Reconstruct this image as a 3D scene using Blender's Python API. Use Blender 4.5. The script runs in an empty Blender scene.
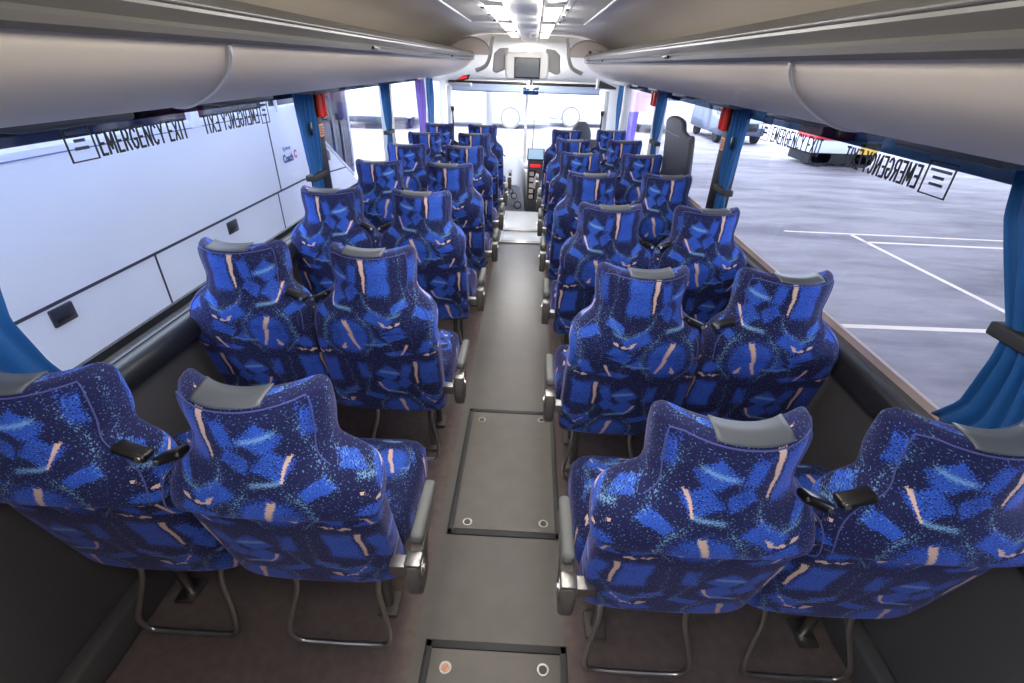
import bpy, bmesh, math, random
from math import sin, cos, pi, radians, sqrt
from mathutils import Vector, Matrix
random.seed(7)
S = bpy.context.scene
COL = S.collection

# ------------------------------------------------------------------ helpers
def link(o):
    COL.objects.link(o); return o

def tag(o, label=None, cat=None, group=None, kind=None):
    if label: o['label'] = label
    if cat: o['category'] = cat
    if group: o['group'] = group
    if kind: o['kind'] = kind
    return o

def empty(name, loc, label=None, cat=None, group=None):
    o = bpy.data.objects.new(name, None)
    o.location = loc
    o.empty_display_size = .1
    link(o)
    return tag(o, label, cat, group)

def setparent(o, p):
    """parent keeping world placement (p may be moved, never rotated, before this is called)"""
    o.parent = p
    o.matrix_parent_inverse = wmat(p).inverted()

def wmat(o):
    b = Matrix.Translation(o.location)
    return wmat(o.parent) @ o.matrix_parent_inverse @ b if o.parent else b

class MB:
    """collects shapes into one mesh"""
    def __init__(self):
        self.bm = bmesh.new()
        self.uv = self.bm.loops.layers.uv.new('UVMap')
    def box(self, x0, x1, y0, y1, z0, z1, bev=0, seg=2):
        b = bmesh.new()
        bmesh.ops.create_cube(b, size=1)
        for v in b.verts:
            v.co = Vector(((x0+x1)/2 + v.co.x*(x1-x0), (y0+y1)/2 + v.co.y*(y1-y0), (z0+z1)/2 + v.co.z*(z1-z0)))
        if bev:
            bmesh.ops.bevel(b, geom=b.edges[:], offset=bev, segments=seg, affect='EDGES', profile=.5)
        self.merge(b); return self
    def merge(self, b, mat=None):
        me = bpy.data.meshes.new('tmp')
        b.to_mesh(me); b.free()
        if mat is not None: me.transform(mat)
        self.bm.from_mesh(me)
        bpy.data.meshes.remove(me)
    def tube(self, pts, r, n=10, cap=True, closed=False):
        pts = [Vector(p) for p in pts]
        rs = r if isinstance(r, (list, tuple)) else [r]*len(pts)
        rings = []
        up = Vector((0, 0, 1))
        prev = None
        N = len(pts)
        for i, p in enumerate(pts):
            if closed: t = pts[(i+1) % N]-pts[i-1]
            else: t = pts[min(i+1, N-1)]-pts[max(i-1, 0)]
            t.normalize()
            if prev is None:
                a = up if abs(t.dot(up)) < .9 else Vector((1, 0, 0))
                u = t.cross(a).normalized()
            else:
                u = (prev - t*prev.dot(t))
                if u.length < 1e-6: u = t.orthogonal()
                u.normalize()
            prev = u
            w = t.cross(u)
            rings.append([self.bm.verts.new(p+u*rs[i]*cos(2*pi*k/n)+w*rs[i]*sin(2*pi*k/n)) for k in range(n)])
        for i in range(N if closed else N-1):
            A, B = rings[i], rings[(i+1) % N]
            for k in range(n):
                self.bm.faces.new((A[k], A[(k+1) % n], B[(k+1) % n], B[k]))
        if cap and not closed:
            self.bm.faces.new(rings[0][::-1]); self.bm.faces.new(rings[-1])
        return self
    def cyl(self, a, b, r, n=20, r2=None):
        return self.tube([a, b], [r, r if r2 is None else r2], n)
    def prism(self, poly, axis, a, b):
        """poly in the two other axes, extruded along axis from a to b"""
        def P(p, t):
            if axis == 'y': return Vector((p[0], t, p[1]))
            if axis == 'x': return Vector((t, p[0], p[1]))
            return Vector((p[0], p[1], t))
        A = [self.bm.verts.new(P(p, a)) for p in poly]
        B = [self.bm.verts.new(P(p, b)) for p in poly]
        n = len(poly)
        self.bm.faces.new(A); self.bm.faces.new(B[::-1])
        for k in range(n):
            self.bm.faces.new((A[k], B[k], B[(k+1) % n], A[(k+1) % n]))
        return self
    def grid(self, f, nu, nv, uvf=None, close_u=False):
        V = [[self.bm.verts.new(f(i/nu, j/nv)) for i in range(nu if close_u else nu+1)] for j in range(nv+1)]
        M = len(V[0])
        for j in range(nv):
            for i in range(nu):
                i2 = (i+1) % M
                self.bm.faces.new((V[j][i], V[j][i2], V[j+1][i2], V[j+1][i]))
        return V
    def build(self, name, mat, parent=None, smooth=True, angle=40, subsurf=0, recalc=True, bevel=0):
        if recalc: bmesh.ops.recalc_face_normals(self.bm, faces=self.bm.faces[:])
        me = bpy.data.meshes.new(name)
        self.bm.to_mesh(me); self.bm.free()
        me.materials.append(mat)
        if smooth:
            for p in me.polygons: p.use_smooth = True
            try: me.set_sharp_from_angle(angle=radians(angle))
            except Exception: pass
        o = link(bpy.data.objects.new(name, me))
        if bevel:
            m = o.modifiers.new('bevel', 'BEVEL'); m.width = bevel; m.segments = 2; m.limit_method = 'ANGLE'; m.angle_limit = radians(50)
        if subsurf:
            m = o.modifiers.new('sub', 'SUBSURF'); m.levels = subsurf; m.render_levels = subsurf
        if parent is not None: setparent(o, parent)
        return o

def catmull(pts, per=8, closed=False):
    pts = [Vector(p) for p in pts]
    out = []
    n = len(pts)
    rng = range(n if closed else n-1)
    for i in rng:
        p0 = pts[(i-1) % n] if closed or i > 0 else pts[0]*2-pts[1]
        p1 = pts[i]; p2 = pts[(i+1) % n]
        p3 = pts[(i+2) % n] if closed or i+2 < n else pts[-1]*2-pts[-2]
        for k in range(per):
            t = k/per
            out.append(.5*((2*p1)+(p2-p0)*t+(2*p0-5*p1+4*p2-p3)*t*t+(3*p1-p0-3*p2+p3)*t**3))
    if not closed: out.append(pts[-1])
    return out

def interp(tab, t):
    if t <= tab[0][0]: return tab[0][1]
    for (a, va), (b, vb) in zip(tab, tab[1:]):
        if t <= b:
            k = (t-a)/(b-a)
            return va+(vb-va)*k
    return tab[-1][1]

def smooth_interp(tab, t):
    n = len(tab)
    if t <= tab[0][0]: return tab[0][1]
    if t >= tab[-1][0]: return tab[-1][1]
    for i in range(n-1):
        a, b = tab[i], tab[i+1]
        if t <= b[0]:
            h = b[0]-a[0]; k = (t-a[0])/h
            def sl(j):
                if j <= 0 or j >= n-1: return 0
                d0 = (tab[j][1]-tab[j-1][1])/(tab[j][0]-tab[j-1][0]); d1 = (tab[j+1][1]-tab[j][1])/(tab[j+1][0]-tab[j][0])
                if d0*d1 <= 0: return 0
                return 2*d0*d1/(d0+d1)
            m0, m1 = sl(i)*h, sl(i+1)*h
            return (2*k**3-3*k*k+1)*a[1]+(k**3-2*k*k+k)*m0+(-2*k**3+3*k*k)*b[1]+(k**3-k*k)*m1

# ------------------------------------------------------------------ materials
def lin(c):
    return tuple(((x/255)/12.92 if x/255 <= .04045 else ((x/255+.055)/1.055)**2.4) for x in c)

def mat(name, rgb, rough=.6, metal=0, spec=.5, bump=0, bscale=60, var=0, vscale=4, coat=0, sheen=0, emit=None, estr=1):
    m = bpy.data.materials.new(name); m.use_nodes = True
    nt = m.node_tree; b = nt.nodes['Principled BSDF']
    c = lin(rgb)+(1,)
    b.inputs['Base Color'].default_value = c
    b.inputs['Roughness'].default_value = rough
    b.inputs['Metallic'].default_value = metal
    b.inputs['Specular IOR Level'].default_value = spec
    b.inputs['Coat Weight'].default_value = coat
    b.inputs['Sheen Weight'].default_value = sheen
    tc = None
    if bump or var:
        tc = nt.nodes.new('ShaderNodeTexCoord')
    if var:
        n = nt.nodes.new('ShaderNodeTexNoise'); n.inputs['Scale'].default_value = vscale; n.inputs['Detail'].default_value = 5
        nt.links.new(tc.outputs['Object'], n.inputs['Vector'])
        r = nt.nodes.new('ShaderNodeMapRange'); r.inputs['From Min'].default_value = .3; r.inputs['From Max'].default_value = .7
        r.inputs['To Min'].default_value = 1-var; r.inputs['To Max'].default_value = 1+var
        nt.links.new(n.outputs['Fac'], r.inputs['Value'])
        mx = nt.nodes.new('ShaderNodeVectorMath'); mx.operation = 'SCALE'
        mx.inputs[0].default_value = c[:3]
        nt.links.new(r.outputs[0], mx.inputs['Scale'])
        nt.links.new(mx.outputs[0], b.inputs['Base Color'])
    if bump:
        n = nt.nodes.new('ShaderNodeTexNoise'); n.inputs['Scale'].default_value = bscale; n.inputs['Detail'].default_value = 3
        nt.links.new(tc.outputs['Object'], n.inputs['Vector'])
        bp = nt.nodes.new('ShaderNodeBump'); bp.inputs['Strength'].default_value = bump; bp.inputs['Distance'].default_value = .003
        nt.links.new(n.outputs['Fac'], bp.inputs['Height']); nt.links.new(bp.outputs[0], b.inputs['Normal'])
    if emit:
        b.inputs['Emission Color'].default_value = lin(emit)+(1,)
        b.inputs['Emission Strength'].default_value = estr
    return m

class X:
    """tiny expression layer over Math nodes"""
    nt = None
    def __init__(s, sock): s.s = sock
    @staticmethod
    def op(o, *a):
        n = X.nt.nodes.new('ShaderNodeMath'); n.operation = o
        for i, v in enumerate(a):
            if isinstance(v, X): X.nt.links.new(v.s, n.inputs[i])
            else: n.inputs[i].default_value = v
        return X(n.outputs[0])
    def __add__(s, o): return X.op('ADD', s, o)
    __radd__ = __add__
    def __sub__(s, o): return X.op('SUBTRACT', s, o)
    def __rsub__(s, o): return X.op('SUBTRACT', o, s)
    def __mul__(s, o): return X.op('MULTIPLY', s, o)
    __rmul__ = __mul__
    def __truediv__(s, o): return X.op('DIVIDE', s, o)
    def abs(s): return X.op('ABSOLUTE', s)
    def max(s, o): return X.op('MAXIMUM', s, o)
    def min(s, o): return X.op('MINIMUM', s, o)
    def sqrt(s): return X.op('SQRT', s)
    def gt(s, o): return X.op('GREATER_THAN', s, o)
    def clamp(s):
        r = X.op('ADD', s, 0.0); r.s.node.use_clamp = True; return r
    def wrap(s, a, b): return X.op('WRAP', s, b, a)

def fabric_material():
    m = bpy.data.materials.new('blue_moquette'); m.use_nodes = True
    nt = m.node_tree; X.nt = nt; L = nt.links
    b = nt.nodes['Principled BSDF']
    uvn = nt.nodes.new('ShaderNodeUVMap'); uvn.uv_map = 'UVMap'
    at = nt.nodes.new('ShaderNodeAttribute'); at.attribute_type = 'OBJECT'; at.attribute_name = 'cut'
    s1 = nt.nodes.new('ShaderNodeSeparateXYZ'); L.new(uvn.outputs[0], s1.inputs[0])
    s2 = nt.nodes.new('ShaderNodeSeparateXYZ'); L.new(at.outputs['Vector'], s2.inputs[0])
    cu = X(s1.outputs[0])*(1.0-X(s2.outputs[2])*2.0)+X(s2.outputs[0]); cv = X(s1.outputs[1])+X(s2.outputs[1])
    add = nt.nodes.new('ShaderNodeCombineXYZ'); L.new(cu.s, add.inputs[0]); L.new(cv.s, add.inputs[1])
    # slight warp so that no motif has ruler-straight sides
    wn = nt.nodes.new('ShaderNodeTexNoise'); wn.inputs['Scale'].default_value = 14; wn.inputs['Detail'].default_value = 1
    L.new(add.outputs[0], wn.inputs['Vector'])
    wv = nt.nodes.new('ShaderNodeVectorMath'); wv.operation = 'MULTIPLY_ADD'
    L.new(wn.outputs['Color'], wv.inputs[0]); wv.inputs[1].default_value = (.022, .022, 0)
    wv.inputs[2].default_value = (-.011, -.011, 0)
    ad2 = nt.nodes.new('ShaderNodeVectorMath'); ad2.operation = 'ADD'
    L.new(add.outputs[0], ad2.inputs[0]); L.new(wv.outputs[0], ad2.inputs[1])
    sp = nt.nodes.new('ShaderNodeSeparateXYZ'); L.new(ad2.outputs[0], sp.inputs[0])
    u0, v0 = X(sp.outputs[0]), X(sp.outputs[1])
    PV, PU = .40, .39
    row = X.op('FLOOR', (v0-.72)/PV)
    v = v0-row*PV                       # .72 .. 1.12
    u = (u0+row*.15+.03).wrap(-.195, .195)
    def noise(scale, det=0.0, off=0.0):
        n = nt.nodes.new('ShaderNodeTexNoise'); n.inputs['Scale'].default_value = scale; n.inputs['Detail'].default_value = det
        mp = nt.nodes.new('ShaderNodeVectorMath'); mp.operation = 'ADD'; mp.inputs[1].default_value = (off, off*1.7, off*.3)
        L.new(add.outputs[0], mp.inputs[0]); L.new(mp.outputs[0], n.inputs['Vector'])
        return X(n.outputs['Fac'])
    n1 = noise(250, 1.0); n2 = noise(240, 1.0, 3.1); n3 = noise(300, 0.5, 7.7); big = noise(9, 1.0, 1.3); mid = noise(45, 1.0, 5.0)
    def dia(cx, cy, hw, hh, sk=0):
        du = (u-cx)-(v-cy)*sk
        return ((1.0-(du.abs()/hw+(v-cy).abs()/hh))*3.0)
    def rect(cx, cy, hw, hh, sk=0):
        du = (u-cx)-(v-cy)*sk
        return (1.0-(du.abs()/hw).max((v-cy).abs()/hh))*3.0
    def dist(cx, cy, ax=1.0):
        du = (u-cx)*ax; dv = v-cy
        return (du*du+dv*dv).sqrt()
    def stripe(cx, cy, h, w, tap=0.0, k=0.0, q=0.0):
        dv = v-cy
        c = dv*k+dv*dv*q+cx
        wd = dv*(tap*w/h)+w
        return (wd-(u-c).abs()).min((h-dv.abs())*.5)*200.0      # >0 inside
    def swoosh(cx, cy, hw, w, q, k=0.0):
        du = u-cx
        c = du*du*q+du*k+cy
        return (w-(v-c).abs()).min((hw-du.abs())*.5)*200.0
    # blue areas
    blue = dia(-.075, 1.035, .062, .05)
    for s in (dia(-.085, .965, .06, .05), dia(-.015, .985, .035, .045, .2), rect(.085, 1.04, .042, .075), rect(-.005, 1.05, .022, .05, .2)*.6,
              (1.0-dist(-.045, .82)/.082)*3.0, dia(.075, .885, .055, .05, -.6), dia(.125, .83, .055, .03, .8), dia(.06, .80, .04, .03, 0),
              dia(-.15, .90, .05, .03, -1.0), rect(-.155, .78, .03, .035, .6)*.7, dia(.15, .93, .04, .03, 1.0), dia(.13, .745, .07, .022, .6),
              rect(-.17, 1.05, .022, .05)*.6):
        blue = blue.max(s)
    blue = blue.min(1.0).max(-.3)
    cov = blue*.50+.31+(big-.5)*.8
    isblue = (cov+(n1-.5)*1.75+(mid-.5)*.35-.50)*6.0
    isblue = isblue.clamp()
    # light blue streaks and speckled arcs
    d1 = dist(-.045, .82)
    arc = (.014-(d1-.088).abs())*60.0
    arc = arc.min(((u+.045).abs()-.03)*30.0)
    lb = arc
    d2 = dist(.10, .98)
    arc2 = ((.010-(d2-.075).abs())*60.0).min((.985-v)*40.0)
    lb = lb.max(arc2)
    d3 = dist(.02, .76, 1.2)
    lb = lb.max(((.009-(d3-.11).abs())*60.0).min((u-.03)*30.0))
    lb = lb.max(stripe(-.165, .98, .10, .010, 0, .25, 0)*.30)
    lb = lb.max(stripe(.165, 1.02, .085, .007, 0, -.1, 1.0)*.30)
    speck = (lb.min(.9)+(n2-.5)*5.0-.55).clamp()*.75
    st = swoosh(-.07, 1.04, .042, .010, 1.5, -.22)
    st = st.max(swoosh(-.055, .925, .040, .009, 1.0, -.15)).max(swoosh(.055, .79, .05, .007, 1.0, .1)).max(swoosh(.13, .90, .03, .007, 1, .3))
    st = ((st*.6).min(1.0)+(n3-.5)*3.0-.1).clamp()*.85
    light = speck.max(st)
    # scattered pale pin dots
    dots = ((noise(230, 0, 11.0)-.70)*14.0).clamp()*.55
    light = light.max(dots)
    # copper
    cop = stripe(.035, 1.045, .062, .0072, .35, 0, .6)
    cop = cop.max(stripe(-.035, .825, .058, .0072, .25, -.30, 1.5))
    cop = cop.max(stripe(-.105, .955, .03, .006, .3, -.7, 0))
    sw = swoosh(.105, .855, .06, .0065, 15.0, -.25)
    cop = cop.max(sw+(mid-.55)*9.0-.4)
    cop = cop.max(swoosh(-.13, .745, .06, .0055, 4.0, .30)+(mid-.55)*10.0-.3)
    cop = cop.max(stripe(.155, .765, .03, .006, .2, .5, 0))
    cop = ((cop*.8).min(1.0)+(n3-.5)*1.6-.05)
    cop = (cop*3.0).clamp()
    def mixc(f, a, bcol):
        n = nt.nodes.new('ShaderNodeMix'); n.data_type = 'RGBA'
        L.new(f.s, n.inputs['Factor'])
        for i, c in ((6, a), (7, bcol)):
            if isinstance(c, tuple): n.inputs[i].default_value = c
            else: L.new(c, n.inputs[i])
        return n.outputs[2]
    navy = lin((30, 33, 76))+(1,); bl = lin((52, 95, 200))+(1,)
    c = mixc(isblue, navy, bl)
    c = mixc(light, c, lin((138, 186, 232))+(1,))
    c = mixc(cop, c, lin((232, 196, 176))+(1,))
    L.new(c, b.inputs['Base Color'])
    b.inputs['Roughness'].default_value = .85
    b.inputs['Specular IOR Level'].default_value = .25
    b.inputs['Sheen Weight'].default_value = .35
    b.inputs['Sheen Roughness'].default_value = .45
    b.inputs['Sheen Tint'].default_value = lin((170, 165, 225))+(1,)
    bp = nt.nodes.new('ShaderNodeBump'); bp.inputs['Strength'].default_value = .25; bp.inputs['Distance'].default_value = .002
    L.new(n2.s, bp.inputs['Height']); L.new(bp.outputs[0], b.inputs['Normal'])
    return m

def glass_material(name, tint=(1, 1, 1), refl=1.0):
    m = bpy.data.materials.new(name); m.use_nodes = True
    nt = m.node_tree; nt.nodes.remove(nt.nodes['Principled BSDF'])
    out = nt.nodes['Material Output']
    t = nt.nodes.new('ShaderNodeBsdfTransparent'); t.inputs[0].default_value = tint+(1,)
    g = nt.nodes.new('ShaderNodeBsdfGlossy'); g.inputs['Roughness'].default_value = .02
    fr = nt.nodes.new('ShaderNodeLayerWeight'); fr.inputs['Blend'].default_value = .5
    X.nt = nt
    f = (X.op('POWER', X(fr.outputs['Facing']), 5.0)*.45+.015)*refl
    mx = nt.nodes.new('ShaderNodeMixShader')
    nt.links.new(f.s, mx.inputs[0]); nt.links.new(t.outputs[0], mx.inputs[1]); nt.links.new(g.outputs[0], mx.inputs[2])
    nt.links.new(mx.outputs[0], out.inputs[0])
    return m

M = dict(
    fabric=fabric_material(),
    carpet=mat('brown_carpet', (116, 103, 99), .95, bump=.5, bscale=420, var=.12, vscale=30, spec=.15),
    lino=mat('grey_aisle_vinyl', (106, 101, 95), .34, bump=.12, bscale=300, var=.06, vscale=9, spec=.3),
    lid=mat('grey_hatch_lid', (122, 116, 109), .55, bump=.2, bscale=400, var=.06, vscale=12),
    boltcore=mat('dark_bolt_core', (70, 66, 62), .5),
    hatchrim=mat('black_hatch_rim', (52, 52, 52), .55),
    steel=mat('chromed_steel', (205, 203, 200), .32, metal=1),
    steel2=mat('brushed_steel', (170, 168, 164), .38, metal=1),
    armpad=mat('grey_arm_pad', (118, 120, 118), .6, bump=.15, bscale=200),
    armbox=mat('taupe_arm_housing', (102, 96, 90), .5),
    blackplastic=mat('black_gloss_plastic', (30, 27, 25), .28),
    greyband=mat('grey_grab_plastic', (88, 92, 98), .42),
    wall=mat('charcoal_side_panel', (90, 88, 88), .75, bump=.2, bscale=250, spec=.3),
    rubber=mat('black_sill_rubber', (34, 36, 40), .38),
    sillside=mat('black_ledge_trim', (40, 41, 43), .5),
    cream=mat('cream_rack_vinyl', (238, 226, 208), .48, bump=.08, bscale=300),
    rail=mat('grey_rack_rail', (92, 89, 84), .36, spec=.5),
    ceil=mat('satin_grey_ceiling', (218, 211, 200), .38, spec=.5),
    white=mat('white_moulded_plastic', (232, 232, 230), .4),
    offwhite=mat('warm_white_panel', (222, 208, 196), .55),
    greyplastic=mat('grey_moulded_plastic', (168, 166, 164), .45),
    lightgrey=mat('light_grey_plastic', (205, 205, 205), .4),
    dash=mat('grey_dash_plastic', (172, 180, 194), .5, bump=.1, bscale=150),
    screen=mat('dark_screen', (48, 52, 56), .18),
    screenlit=mat('lit_screen', (70, 90, 110), .2, emit=(170, 205, 235), estr=.7),
    redled=mat('red_led_display', (120, 20, 20), .3, emit=(255, 40, 45), estr=1.2),
    red=mat('red_plastic', (214, 44, 30), .4),
    copper=mat('copper_label', (214, 150, 118), .5),
    curtain=mat('blue_curtain_cloth', (5, 82, 142), .8, sheen=.08, bump=.2, bscale=300),
    purple=mat('purple_curtain_cloth', (112, 84, 190), .8, sheen=.3),  # blue curtain turned purple: backlight flare put into the cloth colour
    strap=mat('dark_curtain_strap', (44, 46, 48), .7),
    post=mat('black_window_post', (30, 30, 32), .5),
    whitepost=mat('pale_window_post', (206, 208, 208), .45),
    glass=glass_material('window_glass'),
    tint=glass_material('tinted_glass_band', (.10, .14, .19), .6),
    reartint=glass_material('privacy_rear_glass', (.90, .90, .88), .8),
    ink=mat('black_sticker_ink', (14, 14, 22), .5),
    inkgrey=mat('grey_sticker_ink', (70, 74, 90), .5),
    grille=mat('grey_vent_grille', (190, 188, 184), .45),
    darkgap=mat('dark_vent_recess', (84, 82, 80), .7),
    lamp=mat('ceiling_lamp_diffuser', (240, 240, 240), .4, emit=(255, 248, 238), estr=6),
    steppanel=mat('pale_step_plate', (238, 242, 244), .28, spec=.6),
    mirror=mat('mirror_face', (170, 190, 205), .06, metal=1),
    blind=None,
    driver=mat('grey_driver_seat_cloth', (88, 94, 100), .85, sheen=.2, bump=.2, bscale=300),
    darkpad=mat('charcoal_vinyl_pad', (42, 46, 58), .55),
    coachwhite=mat('white_coach_paint', (228, 236, 252), .3, coat=.3),
    coachgap=mat('coach_panel_gap', (52, 58, 80), .6),
    coachglass=mat('dark_coach_glass', (26, 34, 52), .08, spec=.7),
    handle=mat('dark_locker_handle', (40, 44, 58), .45),
    textblue=mat('navy_sign_ink', (28, 66, 148), .4),
    textpink=mat('magenta_sign_ink', (214, 70, 160), .4),
    textpale=mat('pale_blue_sign_ink', (104, 124, 178), .4),
    tyre=mat('black_tyre', (34, 34, 36), .8),
    hub=mat('grey_wheel_hub', (170, 170, 172), .4, metal=.6),
    paintline=mat('cream_road_paint', (236, 222, 206), .7, var=.06, vscale=6),
    outersill=mat('pinkish_outer_sill', (196, 178, 176), .5),
    silver=mat('silver_car_paint', (98, 108, 126), .3, metal=.3),
    carred=mat('red_truck_paint', (206, 60, 60), .4),
    caryellow=mat('yellow_truck_paint', (236, 190, 70), .4),
    orange=mat('orange_marker', (236, 130, 70), .5),
    bluebus=mat('blue_far_coach_paint', (92, 120, 184), .4),
    concrete=mat('pale_far_wall', (222, 222, 222), .8),
    purplebanner=mat('purple_banner_cloth', (120, 92, 214), .7),
    pinkbanner=mat('pink_banner_cloth', (240, 196, 208), .7),
)

def asphalt():
    m = bpy.data.materials.new('pale_asphalt'); m.use_nodes = True
    nt = m.node_tree; b = nt.nodes['Principled BSDF']
    tc = nt.nodes.new('ShaderNodeTexCoord')
    mp = nt.nodes.new('ShaderNodeMapping'); mp.inputs['Scale'].default_value = (.35, 1.1, 1)
    nt.links.new(tc.outputs['Object'], mp.inputs[0])
    n = nt.nodes.new('ShaderNodeTexNoise'); n.inputs['Scale'].default_value = .9; n.inputs['Detail'].default_value = 9; n.inputs['Roughness'].default_value = .65
    nt.links.new(mp.outputs[0], n.inputs['Vector'])
    r = nt.nodes.new('ShaderNodeValToRGB')
    r.color_ramp.elements[0].position = .38; r.color_ramp.elements[0].color = lin((116, 111, 118))+(1,)
    r.color_ramp.elements[1].position = .60; r.color_ramp.elements[1].color = lin((158, 152, 156))+(1,)
    nt.links.new(n.outputs['Fac'], r.inputs[0]); nt.links.new(r.outputs[0], b.inputs['Base Color'])
    b.inputs['Roughness'].default_value = .8
    return m
M['asphalt'] = asphalt()
def translucent(name, rgb):
    m = bpy.data.materials.new(name); m.use_nodes = True; nt = m.node_tree
    b = nt.nodes['Principled BSDF']; b.inputs['Base Color'].default_value = lin(rgb)+(1,); b.inputs['Roughness'].default_value = .7
    t = nt.nodes.new('ShaderNodeBsdfTranslucent'); t.inputs[0].default_value = lin(rgb)+(1,)
    mx = nt.nodes.new('ShaderNodeMixShader'); mx.inputs[0].default_value = .6
    nt.links.new(b.outputs[0], mx.inputs[1]); nt.links.new(t.outputs[0], mx.inputs[2]); nt.links.new(mx.outputs[0], nt.nodes['Material Output'].inputs[0])
    return m
M['blind'] = translucent('blue_grey_sun_blind', (196, 206, 222))

# ------------------------------------------------------------------ bus frame of reference
H = 1.68
C = -.065            # centre line of the coach
W = 1.225            # half width inside
XL, XR = C-W, C+W
REAR, FRONT = -.75, 7.6
SILL = .86
WTOP = 1.56

def struct(o):
    o['kind'] = 'structure'; return o

# ---- floor
fl = MB(); fl.box(XL-.05, XR+.05, REAR, 6.28, -.06, 0)
struct(fl.build('floor', M['carpet'], smooth=False))
fa = MB(); fa.box(C-.25, C+.25, REAR, 6.26, .0, .004)
struct(fa.build('floor_aisle', M['lino'], smooth=False))
ff = MB(); ff.box(XL-.05, XR+.05, 6.28, FRONT+.3, -.42, -.36); ff.box(XL-.05, XR+.05, 6.26, 6.28, -.42, -.0)
struct(ff.build('floor_front', M['lino'], smooth=False))

# ---- side walls (lower panels, outer skin), pillars
def side(s):
    nm = 'left' if s < 0 else 'right'
    xi = XL if s < 0 else XR
    w = MB()
    a, b_ = sorted((xi, xi+s*.05))
    w.box(a, b_, REAR, FRONT+.2, -.95, SILL-.03)
    # window header and roof side
    w.box(a, b_, REAR, FRONT+.2, WTOP, 1.62)
    # solid rear quarter
    w.box(a, b_, REAR, .42, SILL-.03, WTOP)
    struct(w.build('wall_'+nm, M['wall'], smooth=False))
    # ledge tube
    t = MB()
    if s < 0:
        t.tube([(xi+.035, REAR+.02, .795), (xi+.035, FRONT-.3, .795)], .05, 24)
        t.box(xi, xi+.03, REAR+.02, FRONT-.3, .80, SILL-.012, .004)
    else:
        t.box(xi-.055, xi, REAR+.02, FRONT-.3, .745, SILL-.015, .018, 3)
    struct(t.build('trim_'+('1' if s < 0 else '2'), M['rubber'] if s < 0 else M['sillside']))
    o = MB(); a, b_ = sorted((xi+s*.038, xi+s*.052)); o.box(a, b_, REAR, FRONT, SILL-.03, SILL-.004)
    struct(o.build('windowsill_'+nm, M['outersill'] if s > 0 else M['rubber'], smooth=False))
    # skirting heater duct along the wall foot
    k = MB(); a, b_ = sorted((xi, xi-s*.06)); k.box(a, b_, REAR+.02, 6.2, .0, .13, .015, 3)
    struct(k.build('baseboard_'+nm, M['wall']))
side(-1); side(1)
rw = MB()
WX0, WX1, WZ0, WZ1 = C-.95, C+.95, 1.0, 1.60
rw.box(XL-.09, XR+.09, REAR-.08, REAR, -.95, WZ0); rw.box(XL-.09, XR+.09, REAR-.08, REAR, WZ1, 2.05)
rw.box(XL-.09, WX0, REAR-.08, REAR, WZ0, WZ1); rw.box(WX1, XR+.09, REAR-.08, REAR, WZ0, WZ1)
rg = MB(); rg.box(WX0, WX1, REAR-.05, REAR-.044, WZ0, WZ1)  # unseen rear window, added to light the seat backs and racks
struct(rg.build('window_10', M['reartint'], smooth=False))
struct(rw.build('wall_rear', M['wall'], smooth=False))

# ---- ceiling: one curved shell
def ceil_z(xr):
    a = abs(xr)
    return smooth_interp([(0, 1.955), (.30, 1.955), (.50, 1.945), (.70, 1.912), (.90, 1.81), (1.05, 1.70), (1.20, 1.55)], a)
cb = MB()
def cf(u, v):
    xr = -1.2+2.4*u
    return Vector((C+xr, REAR+(6.16-REAR)*v, ceil_z(xr)))
cb.grid(cf, 48, 2)
co = cb.build('ceiling', M['ceil'], recalc=False)
sm = co.modifiers.new('solid', 'SOLIDIFY'); sm.thickness = .05; sm.offset = 1
struct(co)
# roof skin above, keeps daylight out
rs = MB(); rs.box(XL-.09, XR+.09, REAR-.08, FRONT+.2, 2.05, 2.10)
rs.box(XL-.09, XL-.06, REAR, FRONT+.2, 1.6, 2.06); rs.box(XR+.06, XR+.09, REAR, FRONT+.2, 1.6, 2.06)
struct(rs.build('roof', M['coachwhite'], smooth=False))

# front header: slopes from the rack ends down to the windscreen
hz = MB()
def hf(u, v):
    xr = -1.2+2.4*u
    z0 = min(ceil_z(xr), 1.96) if abs(xr) < 1.0 else ceil_z(xr)
    y = 6.16+(7.42-6.16)*v
    zt = 1.465+.02*u
    k = v**.8
    z = z0*(1-k)+zt*k
    if abs(xr) > .55: z = z - .06*(sin(pi*min(1, v))) * (abs(xr)-.55)
    return Vector((C+xr, y, z))
hz.grid(hf, 40, 10)
ho = hz.build('ceiling_front', M['white'], recalc=False)
sm = ho.modifiers.new('solid', 'SOLIDIFY'); sm.thickness = .03; sm.offset = 1
struct(ho)

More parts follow.
